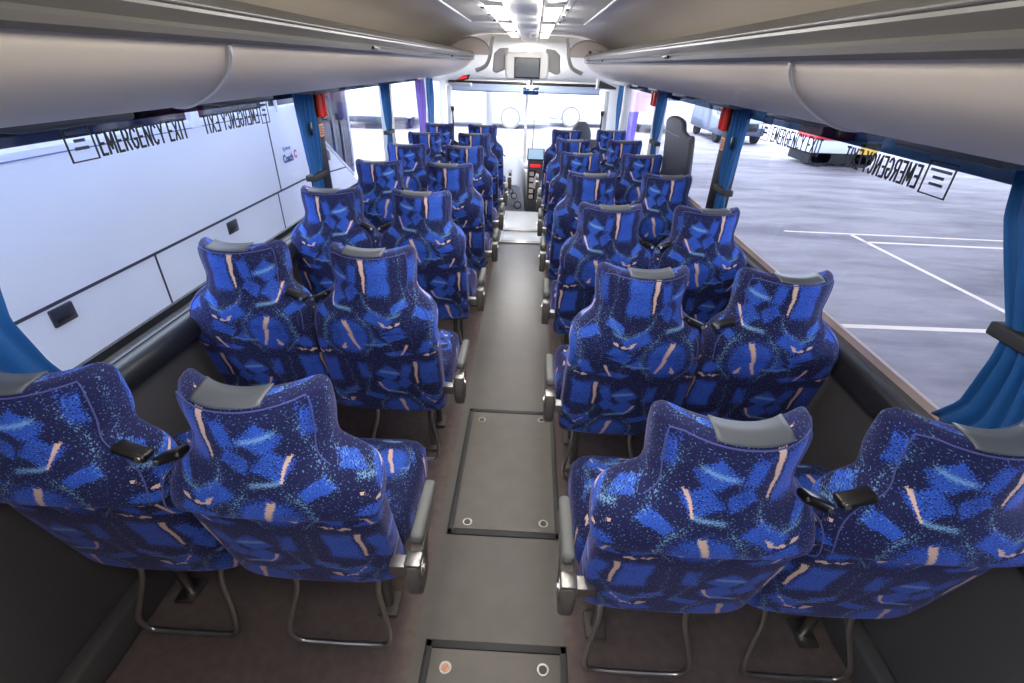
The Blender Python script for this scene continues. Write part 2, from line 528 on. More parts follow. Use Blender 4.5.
# ------------------------------------------------------------------ luggage racks
RY0, RY1 = REAR+.03, 6.08
def rack(s):
    nm = 'left' if s < 0 else 'right'
    lab = 'long cream overhead luggage rack with grey lip above the %s windows' % nm
    root = empty('luggage_rack', (C+s*.9, 2.7, 1.52), lab, 'luggage rack')
    prof = [(1.215, 1.57), (1.18, 1.540), (1.10, 1.533), (1.00, 1.540), (.90, 1.560), (.80, 1.592), (.71, 1.636), (.655, 1.678), (.632, 1.703)]
    P = catmull([Vector((x, z, 0)) for x, z in prof], 5)
    thick = [(p.x-.0, p.y) for p in P]
    b = MB()
    ny = 40
    def taper(y):      # the front end of the belly rises and draws in a little
        return 0
    def f(u, v):
        i = u*(len(P)-1); k = int(min(i, len(P)-2)); t = i-k
        q = P[k]*(1-t)+P[k+1]*t
        y = RY0+(RY1-RY0)*v
        return Vector((C+s*q.x, y, q.y))
    b.grid(f, len(P)-1, ny)
    # closing floor of the rack so the belly has thickness
    def f2(u, v):
        x = 1.205-(1.205-.645)*u
        return Vector((C+s*x, RY0+(RY1-RY0)*v, 1.615+.085*(u**3)))
    b.grid(f2, 12, 2)
    b.build('belly_panel', M['cream'], root)
    # lip: a rounded rail of two rolls with a groove between
    r = MB()
    lp = [(.632, 1.703), (.618, 1.701), (.607, 1.710), (.604, 1.722), (.612, 1.730), (.606, 1.737), (.598, 1.750), (.600, 1.768), (.612, 1.783), (.632, 1.788), (.650, 1.780), (.652, 1.712)]
    r.prism([(C+s*x, z) for x, z in lp], 'y', RY0, RY1)
    r.build('lip_rail', M['rail'], root, angle=30)
    hl = MB(); hl.tube([(C+s*.600, RY0, 1.762), (C+s*.600, RY1, 1.762)], .006, 10)
    hl.build('lip_bead', M['rail'], root)
    # seam cord across the belly
    pts = []
    for k in range(len(P)):
        q = P[-1-k]; t = k/(len(P)-1)
        pts.append((C+s*(q.x-.004), 1.24+.62*t**1.35, q.y-.003))
    sc = MB(); sc.tube(pts, .004, 10); sc.build('seam_cord', M['white'], root)
    # end wall of the rack, a rounded blister
    e = MB()
    n = 28
    ring = []
    cx, hw = .70, .275
    outl = []
    for k in range(n+1):
        a = pi*k/n
        x = cx+hw*cos(a)*(1 if cos(a) < 0 else 1.0)
        z = 1.755+.165*(sin(a)**.75)
        z = min(z, ceil_z(x)-.012)
        outl.append((C+s*x, z))
    e.prism(outl, 'y', 5.98, 6.02)
    e.build('end_panel', M['offwhite'], root, bevel=.008)
    fr = MB(); fr.tube([(x, 5.985, z) for x, z in outl], .009, 8); fr.build('end_trim', M['greyplastic'], root)
    # cap at the front of the belly, drawn down to a lip
    cp = MB()
    poly = [(C+s*p.x, p.y) for p in P]+[(C+s*.61, 1.76), (C+s*1.205, 1.76)]
    cp.prism(poly, 'y', RY1, RY1+.05)
    cp.build('end_cap', M['greyplastic'], root, bevel=.01)
    # little dark latches along the rail
    for y in (2.25, 4.4):
        l = MB(); l.box(*sorted((C+s*.603, C+s*.592)), y, y+.09, 1.715, 1.726, .002); l.build('latch', M['blackplastic'], root)
    # reading-light and air-jet panels under the belly
    for y in (1.05, 1.85, 2.62, 3.4, 4.2, 5.0):
        q = MB(); q.box(*sorted((C+s*1.02, C+s*1.16)), y, y+.34, 1.520, 1.546, .009, 3)
        u = q.build('service_panel', M['greyband'], root)
        for dy in (.08, .17, .26):
            j = MB(); j.cyl((C+s*1.09, y+dy, 1.522), (C+s*1.09, y+dy, 1.512), .02, 14, .014); j.build('air_jet', M['blackplastic'], u)
    return root
rack(-1); rack(1)
tag(MB().box(C+.62, C+.76, 5.84, 5.96, 1.782, 1.822, .008).build('speaker_box', M['lightgrey']), 'small pale box with dark ends in the right rack end', 'box')
sb = bpy.data.objects['speaker_box']
for a, b_ in ((C+.625, C+.65), (C+.73, C+.755)):
    q = MB(); q.box(a, b_, 5.834, 5.84, 1.79, 1.815); q.build('dark_end', M['darkgap'], sb)

# ------------------------------------------------------------------ ceiling duct, lamps, vents, monitor
cd = empty('ceiling_duct', (C, 3, 1.93), 'pale central ceiling duct running forward above the aisle to the monitor', 'ceiling duct')
q = MB(); q.prism([(C-.095, 1.96), (C-.085, 1.905), (C-.06, 1.89), (C+.06, 1.89), (C+.085, 1.905), (C+.095, 1.96)], 'y', REAR+.02, 5.95); q.build('channel', M['lightgrey'], cd)
for s in (-1, 1):
    q = MB(); q.box(*sorted((C+s*.095, C+s*.20)), REAR+.02, 5.85, 1.93, 1.96, .01); q.build('side_rail', M['white'], cd)
for s in (-1, 1):
    for i, y in enumerate((-.55, .55, 1.65, 2.75, 3.85, 4.95)):
        nm = 'ceiling_lamp'
        pos = ('behind the camera end', 'over the rear row', 'over the second row', 'beside the vents', 'ahead of the vents', 'nearest the monitor')[i]
        o = MB(); o.box(*sorted((C+s*.102, C+s*.192)), y, y+.80, 1.916, 1.931, .006)
        o = o.build('ceiling_lamp', M['white'])
        tag(o, 'white strip lamp on the %s of the ceiling duct, %s' % ('left' if s < 0 else 'right', pos), 'lamp', 'strip lamps along the ceiling duct')
        d = MB(); d.box(*sorted((C+s*.108, C+s*.186)), y+.02, y+.78, 1.911, 1.917, .003); d.build('diffuser', M['lamp'], o)

for s in (-1, 1):
    nm = 'left' if s < 0 else 'right'
    root = empty('air_vent', (C+s*.32, 3.2, 1.95), 'grey slatted ceiling air vent %s of the central duct' % nm, 'air vent')
    x0, x1 = .235, .40
    q = MB(); q.box(*sorted((C+s*x0, C+s*x1)), 1.9, 4.05, 1.944, 1.952); q.build('recess', M['darkgap'], root)
    q = MB()
    for k in range(58):
        y = 1.92+k*.0366
        q.box(*sorted((C+s*x0, C+s*x1)), y, y+.020, 1.934, 1.946)
    for xx in (.28, .32, .36):
        q.box(*sorted((C+s*xx, C+s*(xx+.004))), 1.9, 4.05, 1.936, 1.946)
    q.build('slats', M['grille'], root, smooth=False)
    q = MB()
    q.box(*sorted((C+s*(x0-.03), C+s*x0)), 1.86, 4.09, 1.928, 1.952, .004); q.box(*sorted((C+s*x1, C+s*(x1+.02))), 1.86, 4.09, 1.928, 1.952, .004)
    q.box(*sorted((C+s*(x0-.03), C+s*(x1+.02))), 4.05, 4.09, 1.928, 1.952, .004); q.box(*sorted((C+s*(x0-.03), C+s*(x1+.02))), 1.86, 1.9, 1.928, 1.952, .004)
    q.build('frame', M['white'], root)
    for y in (2.35, 2.95, 3.35, 3.8):
        q = MB(); q.box(*sorted((C+s*(x0-.025), C+s*(x0-.008))), y, y+.07, 1.922, 1.93, .002); q.build('clip', M['blackplastic'], root)

mp = empty('monitor', (-.09, 5.95, 1.66), 'dark flat screen in a white pod hanging at the front of the aisle', 'monitor')
q = MB()
q.prism([(-.30, 1.525), (.135, 1.535), (.155, 1.60), (.15, 1.77), (.13, 1.80), (-.30, 1.79), (-.325, 1.76), (-.32, 1.58)], 'y', 5.92, 6.30)
q.build('pod', M['white'], mp, bevel=.02)
q = MB(); q.box(-.222, .058, 5.905, 5.93, 1.545, 1.742, .006); q.build('bezel', M['blackplastic'], mp)
q = MB(); q.box(-.210, .046, 5.90, 5.907, 1.558, 1.730); q.build('screen', M['screen'], mp, smooth=False)
for s in (-1, 1):
    a = -.09+s*.20; b_ = -.09+s*.36
    q = MB(); q.prism([(a, 1.83), (-.09+s*.30, 1.82), (b_, 1.77), (b_+s*.015, 1.60), (b_-s*.03, 1.585), (a+s*.03, 1.62)], 'y', 6.0, 6.2)
    q.build('side_wing', M['greyplastic'], mp, bevel=.015)
for s in (-1, 1):
    q = MB()
    pts = catmull([(C+s*.40, 6.155, 1.93), (C+s*.425, 6.155, 1.85), (C+s*.44, 6.155, 1.74), (C+s*.49, 6.16, 1.65), (C+s*.60, 6.165, 1.60)], 6)
    q.tube(pts, .022, 10)
    o = q.build('header_arch', M['greyplastic'])
    tag(o, 'grey curved arch trim between the %s rack end and the monitor' % ('left' if s < 0 else 'right'), 'trim')

# ------------------------------------------------------------------ windscreen end
wf = MB()
YW = 7.45
for a, b_ in ((XL-.02, -1.20), (1.03, XR+.02)):
    wf.box(a, b_, YW-.12, YW+.1, -.36, 1.53, .02)
wf.box(XL, XR, YW-.04, YW+.08, 1.43, 1.53, .01)
wf.box(XL, XR, YW-.02, YW+.1, -.36, .10, .01)
struct(wf.build('wall_front', M['white']))
g = MB(); g.box(-1.2, 1.03, YW, YW+.006, .10, 1.44)
wd = struct(g.build('window_9', M['glass'], smooth=False))
q = MB(); q.box(-.112, -.072, YW-.035, YW-.002, .10, 1.43, .006); q.build('centre_bar', M['lightgrey'], wd)  # bar colour lightened to stand in for windscreen flare
# door-side pillars, thin sticks and small black boxes
for s, x in ((-1, -1.14), (1, .985)):
    q = MB(); q.box(x-.03, x+.03, 7.18, 7.26, -.3, 1.40, .012)
    o = struct(q.build('pillar_'+('left' if s < 0 else 'right'), M['whitepost']))
for s, x in ((-1, -1.09), (1, .94)):
    q = MB(); q.cyl((x, 7.15, .55), (x, 7.15, 1.14), .012, 10); q.box(x-.02, x+.02, 7.14, 7.18, 1.10, 1.16, .005)
    o = q.build('grab_rail', M['blackplastic']); tag(o, 'thin black upright grab rail beside the %s windscreen pillar' % ('left' if s < 0 else 'right'), 'grab rail')
for a, b_, side_ in ((-1.17, -.10, 'left'), (-.02, .90, 'right')):
    q = MB(); q.box(a, b_, 7.335, 7.355, 1.345, 1.44, .008)
    o = q.build('sun_blind', M['blind']); tag(o, 'blue grey sun blind across the top of the %s windscreen half' % side_, 'sun blind')
    q = MB(); q.cyl((a, 7.345, 1.345), (b_, 7.345, 1.345), .009, 10); q.build('pull_bar', M['greyband'], o)
    q = MB(); q.cyl((a, 7.345, 1.448), (b_, 7.345, 1.448), .018, 12); q.build('roller', M['blackplastic'], o)
mr = empty('rear_view_mirror', (-.04, 7.1, 1.36), 'pale blue interior mirror hanging at the top of the windscreen', 'mirror')
q = MB(); q.box(-.15, .075, 7.08, 7.12, 1.325, 1.435, .018, 3); q.build('housing', M['lightgrey'], mr)
q = MB(); q.box(-.14, .065, 7.074, 7.081, 1.335, 1.425, .004); q.build('mirror_face', M['mirror'], mr)
q = MB(); q.tube([(-.04, 7.11, 1.43), (-.04, 7.15, 1.48), (-.04, 7.2, 1.51)], .012, 8); q.build('arm', M['blackplastic'], mr)
q = MB(); q.box(-.175, -.15, 7.085, 7.11, 1.29, 1.36, .006); q.build('side_lug', M['blind'], mr)
q = MB(); q.tube(catmull([(.02, 7.4, 1.26), (.025, 7.39, .95), (.018, 7.39, .6), (.03, 7.38, .45)], 6), .006, 6)
tag(q.build('hanging_cord', M['greyband']), 'thin grey cord hanging in front of the right windscreen half', 'cord')
dc = MB(); dc.prism([(-1.01, 1.455), (-.80, 1.50), (-.78, 1.555), (-.86, 1.54)], 'y', 6.55, 6.62)
dc = dc.build('digital_clock', M['blackplastic'], bevel=.006); tag(dc, 'small black clock with red glowing digits under the left rack end', 'clock')
q = MB(); q.prism([(-.925, 1.492), (-.82, 1.516), (-.81, 1.540), (-.875, 1.528)], 'y', 6.542, 6.551); q.build('red_digits', M['redled'], dc)
q = MB(); q.box(-1.03, -.77, 6.56, 6.70, 1.425, 1.46, .01); q.build('bracket', M['lightgrey'], dc)
vp = empty('loudspeaker', (.87, 6.55, 1.5), 'dark slanted speaker panel with white rim under the right rack end', 'speaker')
q = MB(); q.prism([(.755, 1.44), (1.0, 1.43), (1.0, 1.475), (.77, 1.555), (.755, 1.55)], 'y', 6.5, 6.6); q.build('rim', M['white'], vp, bevel=.004)
q = MB(); q.prism([(.775, 1.455), (.985, 1.445), (.985, 1.465), (.785, 1.535)], 'y', 6.493, 6.501); q.build('speaker_face', M['screen'], vp, smooth=False)

cl = MB(); cl.cyl((-.09, 6.75, 1.70), (-.09, 6.75, 1.655), .09, 28, .08)  # hidden lamp added to brighten the front header
cl = cl.build('cab_lamp', M['white']); tag(cl, 'round white dome lamp on the cab header behind the monitor pod', 'lamp')
q = MB(); q.cyl((-.09, 6.75, 1.656), (-.09, 6.75, 1.635), .07, 28, .055); q.build('diffuser', M['lamp'], cl)
cpl = bpy.data.lights.new('cab_light', 'POINT'); cpl.energy = 36; cpl.shadow_soft_size = .05; cpl.color = (1, .97, .94)
cpo = bpy.data.objects.new('cab_light', cpl); COL.objects.link(cpo); cpo.location = (-.09, 6.75, 1.56)
# dashboard
db = empty('dashboard', (C, 7.1, -.36), 'grey moulded dashboard running under the windscreen', 'dashboard')
q = MB(); q.box(-1.15, 1.0, 7.0, 7.42, -.36, .40, .06, 4); q.build('body', M['lightgrey'], db)
q = MB(); q.box(-1.1, .95, 7.05, 7.40, .39, .43, .02, 3); q.build('top_pad', M['greyplastic'], db)
q = MB(); q.tube([(-.36, 7.2, .43), (-.30, 7.28, .40)], .01, 8); q.tube([(-.42, 7.3, .56), (-.31, 7.24, .48)], .008, 8); q.build('wiper_stalk', M['blackplastic'], db)
# front left console: sloped grey cowl with round vents
cs = empty('engine_cowl', (-.2, 6.6, -.36), 'sloped grey plastic cowl with two round vents beside the front aisle step', 'cowl')
q = MB()
def cw(u, v):
    # u around profile, v along y
    x0 = -.46; x1 = -.05
    y = 6.45+.52*v
    top = .30+.28*sin(v*pi*.5)
    a = pi*u
    return Vector(((x0+x1)/2-(x1-x0)/2*(1 if cos(a) > 0 else -1)*abs(cos(a))**.55, y, -.36+(top+.36)*(sin(a)**.5)))
V = q.grid(cw, 24, 8)
q.bm.faces.new(V[0]); q.bm.faces.new(V[-1][::-1])
q.build('cowl_body', M['dash'], cs)
for (x, z, r) in ((-.20, .16, .045), (-.15, .04, .055), (-.24, .22, .03)):
    q = MB(); q.cyl((x, 6.455, z), (x, 6.43, z), r, 24, r*.9); o = q.build('round_vent', M['greyband'], cs)
    q = MB(); q.cyl((x, 6.432, z), (x, 6.425, z), r*.7, 20, r*.6); q.build('vent_core', M['dash'], o)
# ticket console with tablet, red strip and radio buttons
tk = empty('driver_console', (.08, 6.5, -.36), 'grey driver console with small lit screen, red strip and button column', 'console')
q = MB(); q.box(-.035, .165, 6.45, 6.85, -.36, .62, .015, 3); q.build('console_body', M['greyband'], tk)
q = MB(); q.box(-.02, .075, 6.435, 6.452, .12, .50, .005); q.build('radio_stack', M['blackplastic'], tk)
for k in range(5):
    q = MB(); q.box(-.005, .05, 6.422, 6.437, .135+k*.073, .185+k*.073, .006); q.build('button', M['offwhite'], tk)
q = MB(); q.box(.0, .13, 6.43, 6.452, .535, .565, .004); q.build('red_strip', M['redled'], tk)
q = MB(); q.prism([(6.43, .62), (6.455, .615), (6.56, .735), (6.54, .745)], 'x', -.045, .175); q.build('tablet_frame', M['blackplastic'], tk, bevel=.004)
q = MB(); q.prism([(6.436, .634), (6.43, .634), (6.533, .737), (6.537, .735)], 'x', -.03, .16); q.build('tablet_screen', M['screenlit'], tk, smooth=False)
q = MB(); q.tube(catmull([(.06, 6.40, .28), (.075, 6.40, .40), (.10, 6.41, .46)], 4), .02, 10); q.build('handset', M['lightgrey'], tk)

# driver seat
ds = empty('driving_chair', (.62, 6.45, -.36), 'plain grey high backed driver seat at front right', 'driver seat')
def pillow(mb, cx, cy, z0, z1, hw, th, lean=0., wt=None, n=28, lv=16, top=.3, ex=3.5, w0=.72):
    rings = []
    for j in range(lv+1):
        t = j/lv; z = z0+(z1-z0)*t
        e = min(1, min(t, 1-t)/top+.02); k = sqrt(max(0, 1-(1-e)**2))
        w = hw*(w0+(1-w0)*k)*(wt(t) if wt else 1); d = th*(.25+.75*k)
        ring = []
        for i in range(n):
            a = 2*pi*i/n
            ca, sa = cos(a), sin(a)
            rr = (abs(ca)**ex+abs(sa)**ex)**(-1/ex)
            ring.append(mb.bm.verts.new((cx+w*rr*ca, cy+lean*t+d*rr*sa, z)))
        rings.append(ring)
    for A, B in zip(rings, rings[1:]):
        for i in range(n): mb.bm.faces.new((A[i], A[(i+1) % n], B[(i+1) % n], B[i]))
    mb.bm.faces.new(rings[0][::-1]); mb.bm.faces.new(rings[-1])
q = MB(); pillow(q, .62, 6.45, .10, .90, .23, .07, -.10); q.build('backrest', M['driver'], ds)
q = MB(); pillow(q, .60, 6.34, .80, 1.10, .135, .06, -.02, lambda t: 1.02-.25*t*t, top=.6, ex=2.6, w0=.3); q.build('headrest', M['driver'], ds)
q = MB(); pillow(q, .62, 6.70, .0, .14, .24, .25, 0); q.build('seat_cushion', M['driver'], ds)
q = MB(); q.box(.50, .74, 6.55, 6.85, -.36, .0, .02); q.build('pedestal', M['blackplastic'], ds)
sw = empty('steering_wheel', (.62, 7.0, .45), 'black steering wheel ahead of the grey driver seat', 'steering wheel')
q = MB(); q.tube([(.62+.21*cos(a*pi/16), 6.80+.21*sin(a*pi/16)*.6, .42+.21*sin(a*pi/16)*.5) for a in range(32)], .014, 8, closed=True); q.build('rim', M['blackplastic'], sw)
q = MB(); q.cyl((.62, 6.80, .42), (.62, 6.985, .26), .035, 14); q.tube([(.42, 6.80, .42), (.82, 6.80, .42)], .012, 8); q.build('column', M['blackplastic'], sw)

# step plates at the front of the aisle
for y0, y1, lab in ((5.42, 6.24, 'long white reflective floor plate at the front of the aisle'), (4.98, 5.37, 'short white reflective floor plate behind the long front one')):
    o = MB(); o.box(C-.235, C+.225, y0, y1, .004, .014, .004); o = o.build('step_plate', M['steppanel']); tag(o, lab, 'floor plate')
    q = MB(); q.box(C-.245, C+.235, y0-.02, y0-.003, .004, .016, .003); q.build('metal_edge', M['steel2'], o)
    q = MB(); q.tube([(C-.21, y0+.03, .0145), (C+.20, y0+.03, .0145), (C+.20, y1-.03, .0145), (C-.21, y1-.03, .0145)], .003, 6, closed=True); q.build('inset_line', M['greyplastic'], o)

# floor hatches
def hatch(y0, y1, lab, bolts):
    root = empty('floor_hatch', (C, (y0+y1)/2, .004), lab, 'floor hatch')
    x0, x1 = C-.19, C+.235
    q = MB()
    for a in ((x0-.02, x1+.02, y0-.025, y0), (x0-.02, x1+.02, y1, y1+.025), (x0-.022, x0, y0-.025, y1+.025), (x1, x1+.022, y0-.025, y1+.025)):
        q.box(*a, .002, .010, .002)
    q.build('rim', M['hatchrim'], root)
    q = MB(); q.box(x0+.003, x1-.003, y0+.003, y1-.003, .003, .009, .002); q.build('lid', M['lid'], root)
    for x, y in bolts:
        q = MB(); q.cyl((x, y, .008), (x, y, .012), .021, 24, .019); o = q.build('bolt', M['steel2'], root)
        q = MB(); q.cyl((x, y, .012), (x, y, .014), .013, 16, .012); q.build('bolt_core', M['copper'] if (x < -.15 and y < 1) else M['boltcore'], o)
hatch(1.30, 2.07, 'grey aisle floor hatch between the second row, four steel bolts', [(-.2, 2.0), (.122, 2.02), (-.198, 1.335), (.122, 1.345)])
hatch(.18, .835, 'grey aisle floor hatch nearest the camera, cut by the frame bottom', [(-.2, .775), (.112, .785), (-.2, .24), (.112, .24)])

# ------------------------------------------------------------------ passenger seats
def ring_pts(hw, yr, th, wing, z, n=44, ex=3.2, bump=0):
    """closed ring, starts at the rear centre and runs to +x first; rear face at y=yr (+y is forward)"""
    out = []
    for i in range(n):
        a = -pi/2+2*pi*i/n
        ca, sa = cos(a), sin(a)
        rr = (abs(ca)**ex+abs(sa)**ex)**(-1/ex)
        x = hw*rr*ca
        y = yr+th/2+th/2*rr*sa
        k = (abs(x)/hw)
        y += wing*k**2.2
        out.append(Vector((x, y, z+bump*k**2)))
    return out

def loft(mb, rings, closed_bottom=True, closed_top=True):
    bm = mb.bm; uv = mb.uv
    n = len(rings[0])
    VV = [[bm.verts.new(p) for p in r] for r in rings]
    U = []
    # u: signed arc length from the rear centre line (both ways), v: running height
    for r in rings:
        us = [0.0]*(n+1)
        half = n//2
        for i in range(1, half+1): us[i] = us[i-1]+(r[i]-r[i-1]).length
        us[n] = 0.0
        for i in range(n-1, half, -1): us[i] = us[i+1]-(r[(i+1) % n]-r[i]).length
        U.append((us, us[half+1]-(r[half]-r[half+1]).length))
    vv = [rings[0][0].z]
    for a, b in zip(rings, rings[1:]): vv.append(vv[-1]+max((b[0]-a[0]).length, .0001))
    for j in range(len(rings)-1):
        for i in range(n):
            i2 = (i+1) % n
            f = bm.faces.new((VV[j][i], VV[j][i2], VV[j+1][i2], VV[j+1][i]))
            def uu(jj, ii, second):
                us, neg = U[jj]
                half = n//2
                if ii == half and i == half: return neg        # seam on the front centre
                if ii == 0: return 0.0
                return us[ii]
            for lp, (jj, ii) in zip(f.loops, ((j, i), (j, i2), (j+1, i2), (j+1, i))):
                lp[uv].uv = (uu(jj, ii, 0), vv[jj])
    if closed_bottom:
        f = bm.faces.new(VV[0][::-1])
        for lp in f.loops: lp[uv].uv = (lp.vert.co.x, lp.vert.co.y+rings[0][0].z)
    if closed_top:
        f = bm.faces.new(VV[-1])
        for lp in f.loops: lp[uv].uv = (lp.vert.co.x, lp.vert.co.y+vv[-1])
    return VV

SH_HW = [(.790, .224), (.797, .238), (.808, .245), (.83, .247), (.86, .244), (.88, .238), (.900, .224), (.916, .205), (.932, .180), (.946, .161), (.962, .153), (.985, .150), (1.02, .153), (1.06, .156), (1.08, .155), (1.092, .151), (1.100, .144)]
SH_TH = [(.790, .05), (.797, .085), (.808, .11), (.83, .125), (.86, .135), (.90, .13), (.95, .115), (1.0, .11), (1.06, .098), (1.08, .092), (1.092, .084), (1.100, .068)]
def shell_rings(lip):
    kx = .962 if lip > .001 else .934
    SH_Y = [(.790, .010), (.808, -.006), (.83, -.012), (.86, -.013), (.90, -.009), (.95, -.002), (1.0, .0), (1.06, .001), (1.08, .003), (1.092, .007), (1.100, .014)]
    SH_W = [(.790, .008), (.83, .02), (.90, .045), (.96, .06), (1.0, .075), (1.08, .075), (1.100, .07)]
    zs = [.790, .792, .795, .800, .807, .815, .83, .845, .86, .872, .884, .894, .904, .913, .921, .929, .937, .946, .956, .97, .985, 1.0, 1.02, 1.04, 1.055, 1.07, 1.08, 1.087, 1.093, 1.097, 1.100]
    R = []
    for z in zs:
        bump = .007*max(0, (z-1.02)/.08)
        ex = 4.4 if z < .86 else (3.3 if z > .96 else 4.4-11*(z-.86))
        k = kx if z < .9 else 1+(kx-1)*max(0, (.95-z)/.05)
        R.append(ring_pts(smooth_interp(SH_HW, z)*k, smooth_interp(SH_Y, z), smooth_interp(SH_TH, z), smooth_interp(SH_W, z), z, bump=bump, ex=ex))
    R.append(ring_pts(.138, .022, .050, .07, 1.1032, bump=.007, ex=3.3))
    R.append(ring_pts(.130, .036, .024, .07, 1.1045, bump=.006, ex=3.3))
    return R
LO_HW = [(.365, .217), (.377, .229), (.40, .232), (.62, .232), (.76, .231), (.84, .220)]
def lower_rings(yoff):
    R = []
    for z in (.365, .368, .373, .382, .40, .43, .47, .52, .57, .62, .67, .72, .76, .80, .84):
        e = min(1.0, (z-.365)/.02)
        th = .05+.07*sqrt(e)
        y = yoff+.02*(1-sqrt(e))+.10*max(0, (.80-z)/.43)**1.1
        R.append(ring_pts(smooth_interp(LO_HW, z), y, th, .012, z, ex=5.5))
    return R

def tubepath(pts, per=6): return catmull([Vector(p) for p in pts], per)

def make_seat(side_sign, aisle, lip):
    dy = .02
    """side_sign: +1 when the aisle lies on the +x side of the seat. Root at the floor under the headrest's rear face."""
    root = empty('coach_seat', (0, 0, 0))
    q = MB(); loft(q, [[Vector((p.x+(side_sign*.020*min(1, max(0, (.95-p.z)/.06)) if (aisle and lip > .001) else 0), p.y, p.z)) for p in r] for r in shell_rings(lip)]); back = q.build('backrest', M['fabric'], root, angle=75)
    # piping round the rear face of the shell
    R = shell_rings(lip)
    n = len(R[0]); ia = int(n*.155)
    R = R[:-2]
    rp = [r[ia]+Vector((.0015, -.0015, 0)) for r in R[3:-3]]
    lp = [r[n-ia]+Vector((-.0015, -.0015, 0)) for r in R[3:-3]]
    topl = [R[-3][i]+Vector((0, -.001, .001)) for i in list(range(ia, -1, -1))+list(range(n-1, n-ia, -1))]
    q = MB(); q.tube(rp+topl+lp[::-1], .0017, 6); pp = q.build('piping', M['piping'], back)
    q = MB(); loft(q, lower_rings(.030 if lip > .001 else -.006)); low = q.build('back_panel', M['fabric'], root, angle=75)
    # cushion
    q = MB()
    zs = [.395, .398, .405, .415, .43, .45, .475, .490, .498, .502]
    RR = []
    for z in zs:
        e = min((z-.395)/.02, (.502-z)/.035); e = max(0, min(1, e)); k = sqrt(1-(1-e)**2)
        RR.append([Vector((v.x+side_sign*.012, v.y, v.z)) for v in ring_pts(.19+.04*k, .20+.03*(1-k), .42-.06*(1-k), 0, z, ex=6, n=44, bump=.012 if z > .47 else 0)])
    loft(q, RR); cu = q.build('seat_cushion', M['fabric'], root, angle=75)
    # dark grab strip on the headrest top
    RT = shell_rings(lip)[-4:]
    def rear(r, x):
        pts = sorted([(p.x, p.y, p.z) for p in (r[-n//4+1:]+r[:n//4])], key=lambda t: t[0])
        for a, b_ in zip(pts, pts[1:]):
            if a[0] <= x <= b_[0]:
                k = (x-a[0])/(b_[0]-a[0]+1e-9)
                return Vector((x, a[1]+(b_[1]-a[1])*k, a[2]+(b_[2]-a[2])*k))
        return Vector((x, pts[0][1], pts[0][2]))
    q = MB(); sx = -side_sign*.010
    offs = [Vector((0, -.002, .002)), Vector((0, -.001, .003)), Vector((0, 0, .003)), Vector((0, 0, .0035))]
    V = [[q.bm.verts.new(rear(r, sx-.072+.144*i/14)+of) for i in range(15)] for r, of in zip(RT, offs)]
    V.append([q.bm.verts.new(v.co+Vector((0, .034, .0005))) for v in V[-1]])
    for A, B in zip(V, V[1:]):
        for i in range(14): q.bm.faces.new((A[i], A[i+1], B[i+1], B[i]))
    gb = q.build('grab_strip', M['greyband'], root)
    sm_ = gb.modifiers.new('solid', 'SOLIDIFY'); sm_.thickness = .0035; sm_.offset = 0
    # black handle bracket on the shoulder towards the neighbour seat
    hs = -side_sign if aisle else side_sign
    q = MB(); q.box(-.037, .037, -.020, .020, -.011, .011, .009, 3)
    hb = q.build('shoulder_handle', M['blackplastic'], root)
    hb.matrix_parent_inverse = Matrix.Identity(4)
    hb.location = (hs*.190, .055, .927); hb.rotation_euler = (radians(-12), radians(hs*24), 0)
    q = MB(); q.cyl((hs*.024, -.018, 0), (hs*.024, -.0235, 0), .006, 12)
    sc = q.build('screw', M['steel'], hb); sc.matrix_parent_inverse = Matrix.Identity(4)
    # footrest loop
    q = MB()
    tz = .018 if lip > .001 else 0
    p = tubepath([(-.125, .16, .40), (-.124, .155, .36), (-.122, .14, .30), (-.142, .115, .22), (-.152, .095, .16), (-.138, .098, .11), (-.10, .10, .097),
                  (0, .10, .095), (.10, .10, .097), (.138, .098, .11), (.152, .095, .16), (.142, .115, .22), (.122, .14, .30), (.124, .155, .36), (.125, .16, .40)])
    q.tube([Vector((v.x+side_sign*.045, v.y, v.z+tz)) for v in p], .0078, 10); q.build('foot_rest', M['steel'], root)
    # under frame and legs
    q = MB(); q.box(-.21, .21, .27, .30, .37, .396, .004); q.box(-.21, .21, .50, .53, .37, .396, .004); q.box(-.2, -.17, .2, .55, .372, .392); q.box(.17, .2, .2, .55, .372, .392)
    q.build('seat_frame', M['steel2'], root)
    for yy in (.28, .46):
        q = MB(); x = side_sign*(.13 if aisle else -.12)
        q.tube([(x, yy, .385), (x, yy+.01, .02)], [.02, .015], 12); q.box(x-.035, x+.035, yy-.035, yy+.055, .0045, .02, .005)
        q.build('leg', M['armbox'] if aisle else M['steel2'], root)
    if aisle:
        x = side_sign*(.306 if side_sign > 0 else .282)
        arm = MB(); arm.box(x-.017, x+.017, .09+dy, .29+dy, .592, .626, .013, 4)
        a = arm.build('armrest', M['armpad'], root)
        q = MB()
        q.prism([(yy+dy, zz) for yy, zz in [(.03, .475), (.045, .45), (.10, .45), (.125, .475), (.13, .53), (.15, .565), (.27, .572), (.27, .590), (.03, .590), (.02, .55)]], 'x', x-.019, x+.019)
        q.build('arm_housing', M['armbox'], a, bevel=.009)
        q = MB(); q.cyl((x-.023, .055+dy, .555), (x+.023, .055+dy, .555), .022, 24); q.box(x-.021, x+.021, .03+dy, .075+dy, .555, .592, .006); q.build('hinge', M['steel2'], a)
        q = MB(); q.cyl((x+side_sign*.023, .055+dy, .555), (x+side_sign*.027, .055+dy, .555), .010, 14); q.build('hinge_pin', M['steel'], a)
        q = MB(); q.box(*sorted((x-side_sign*.019, x-side_sign*.080)), .08+dy, .12+dy, .47, .51, .004); q.build('arm_bracket', M['steel2'], a)
    return root

M['piping'] = mat('purple_navy_piping', (74, 80, 146), .8, sheen=.2)

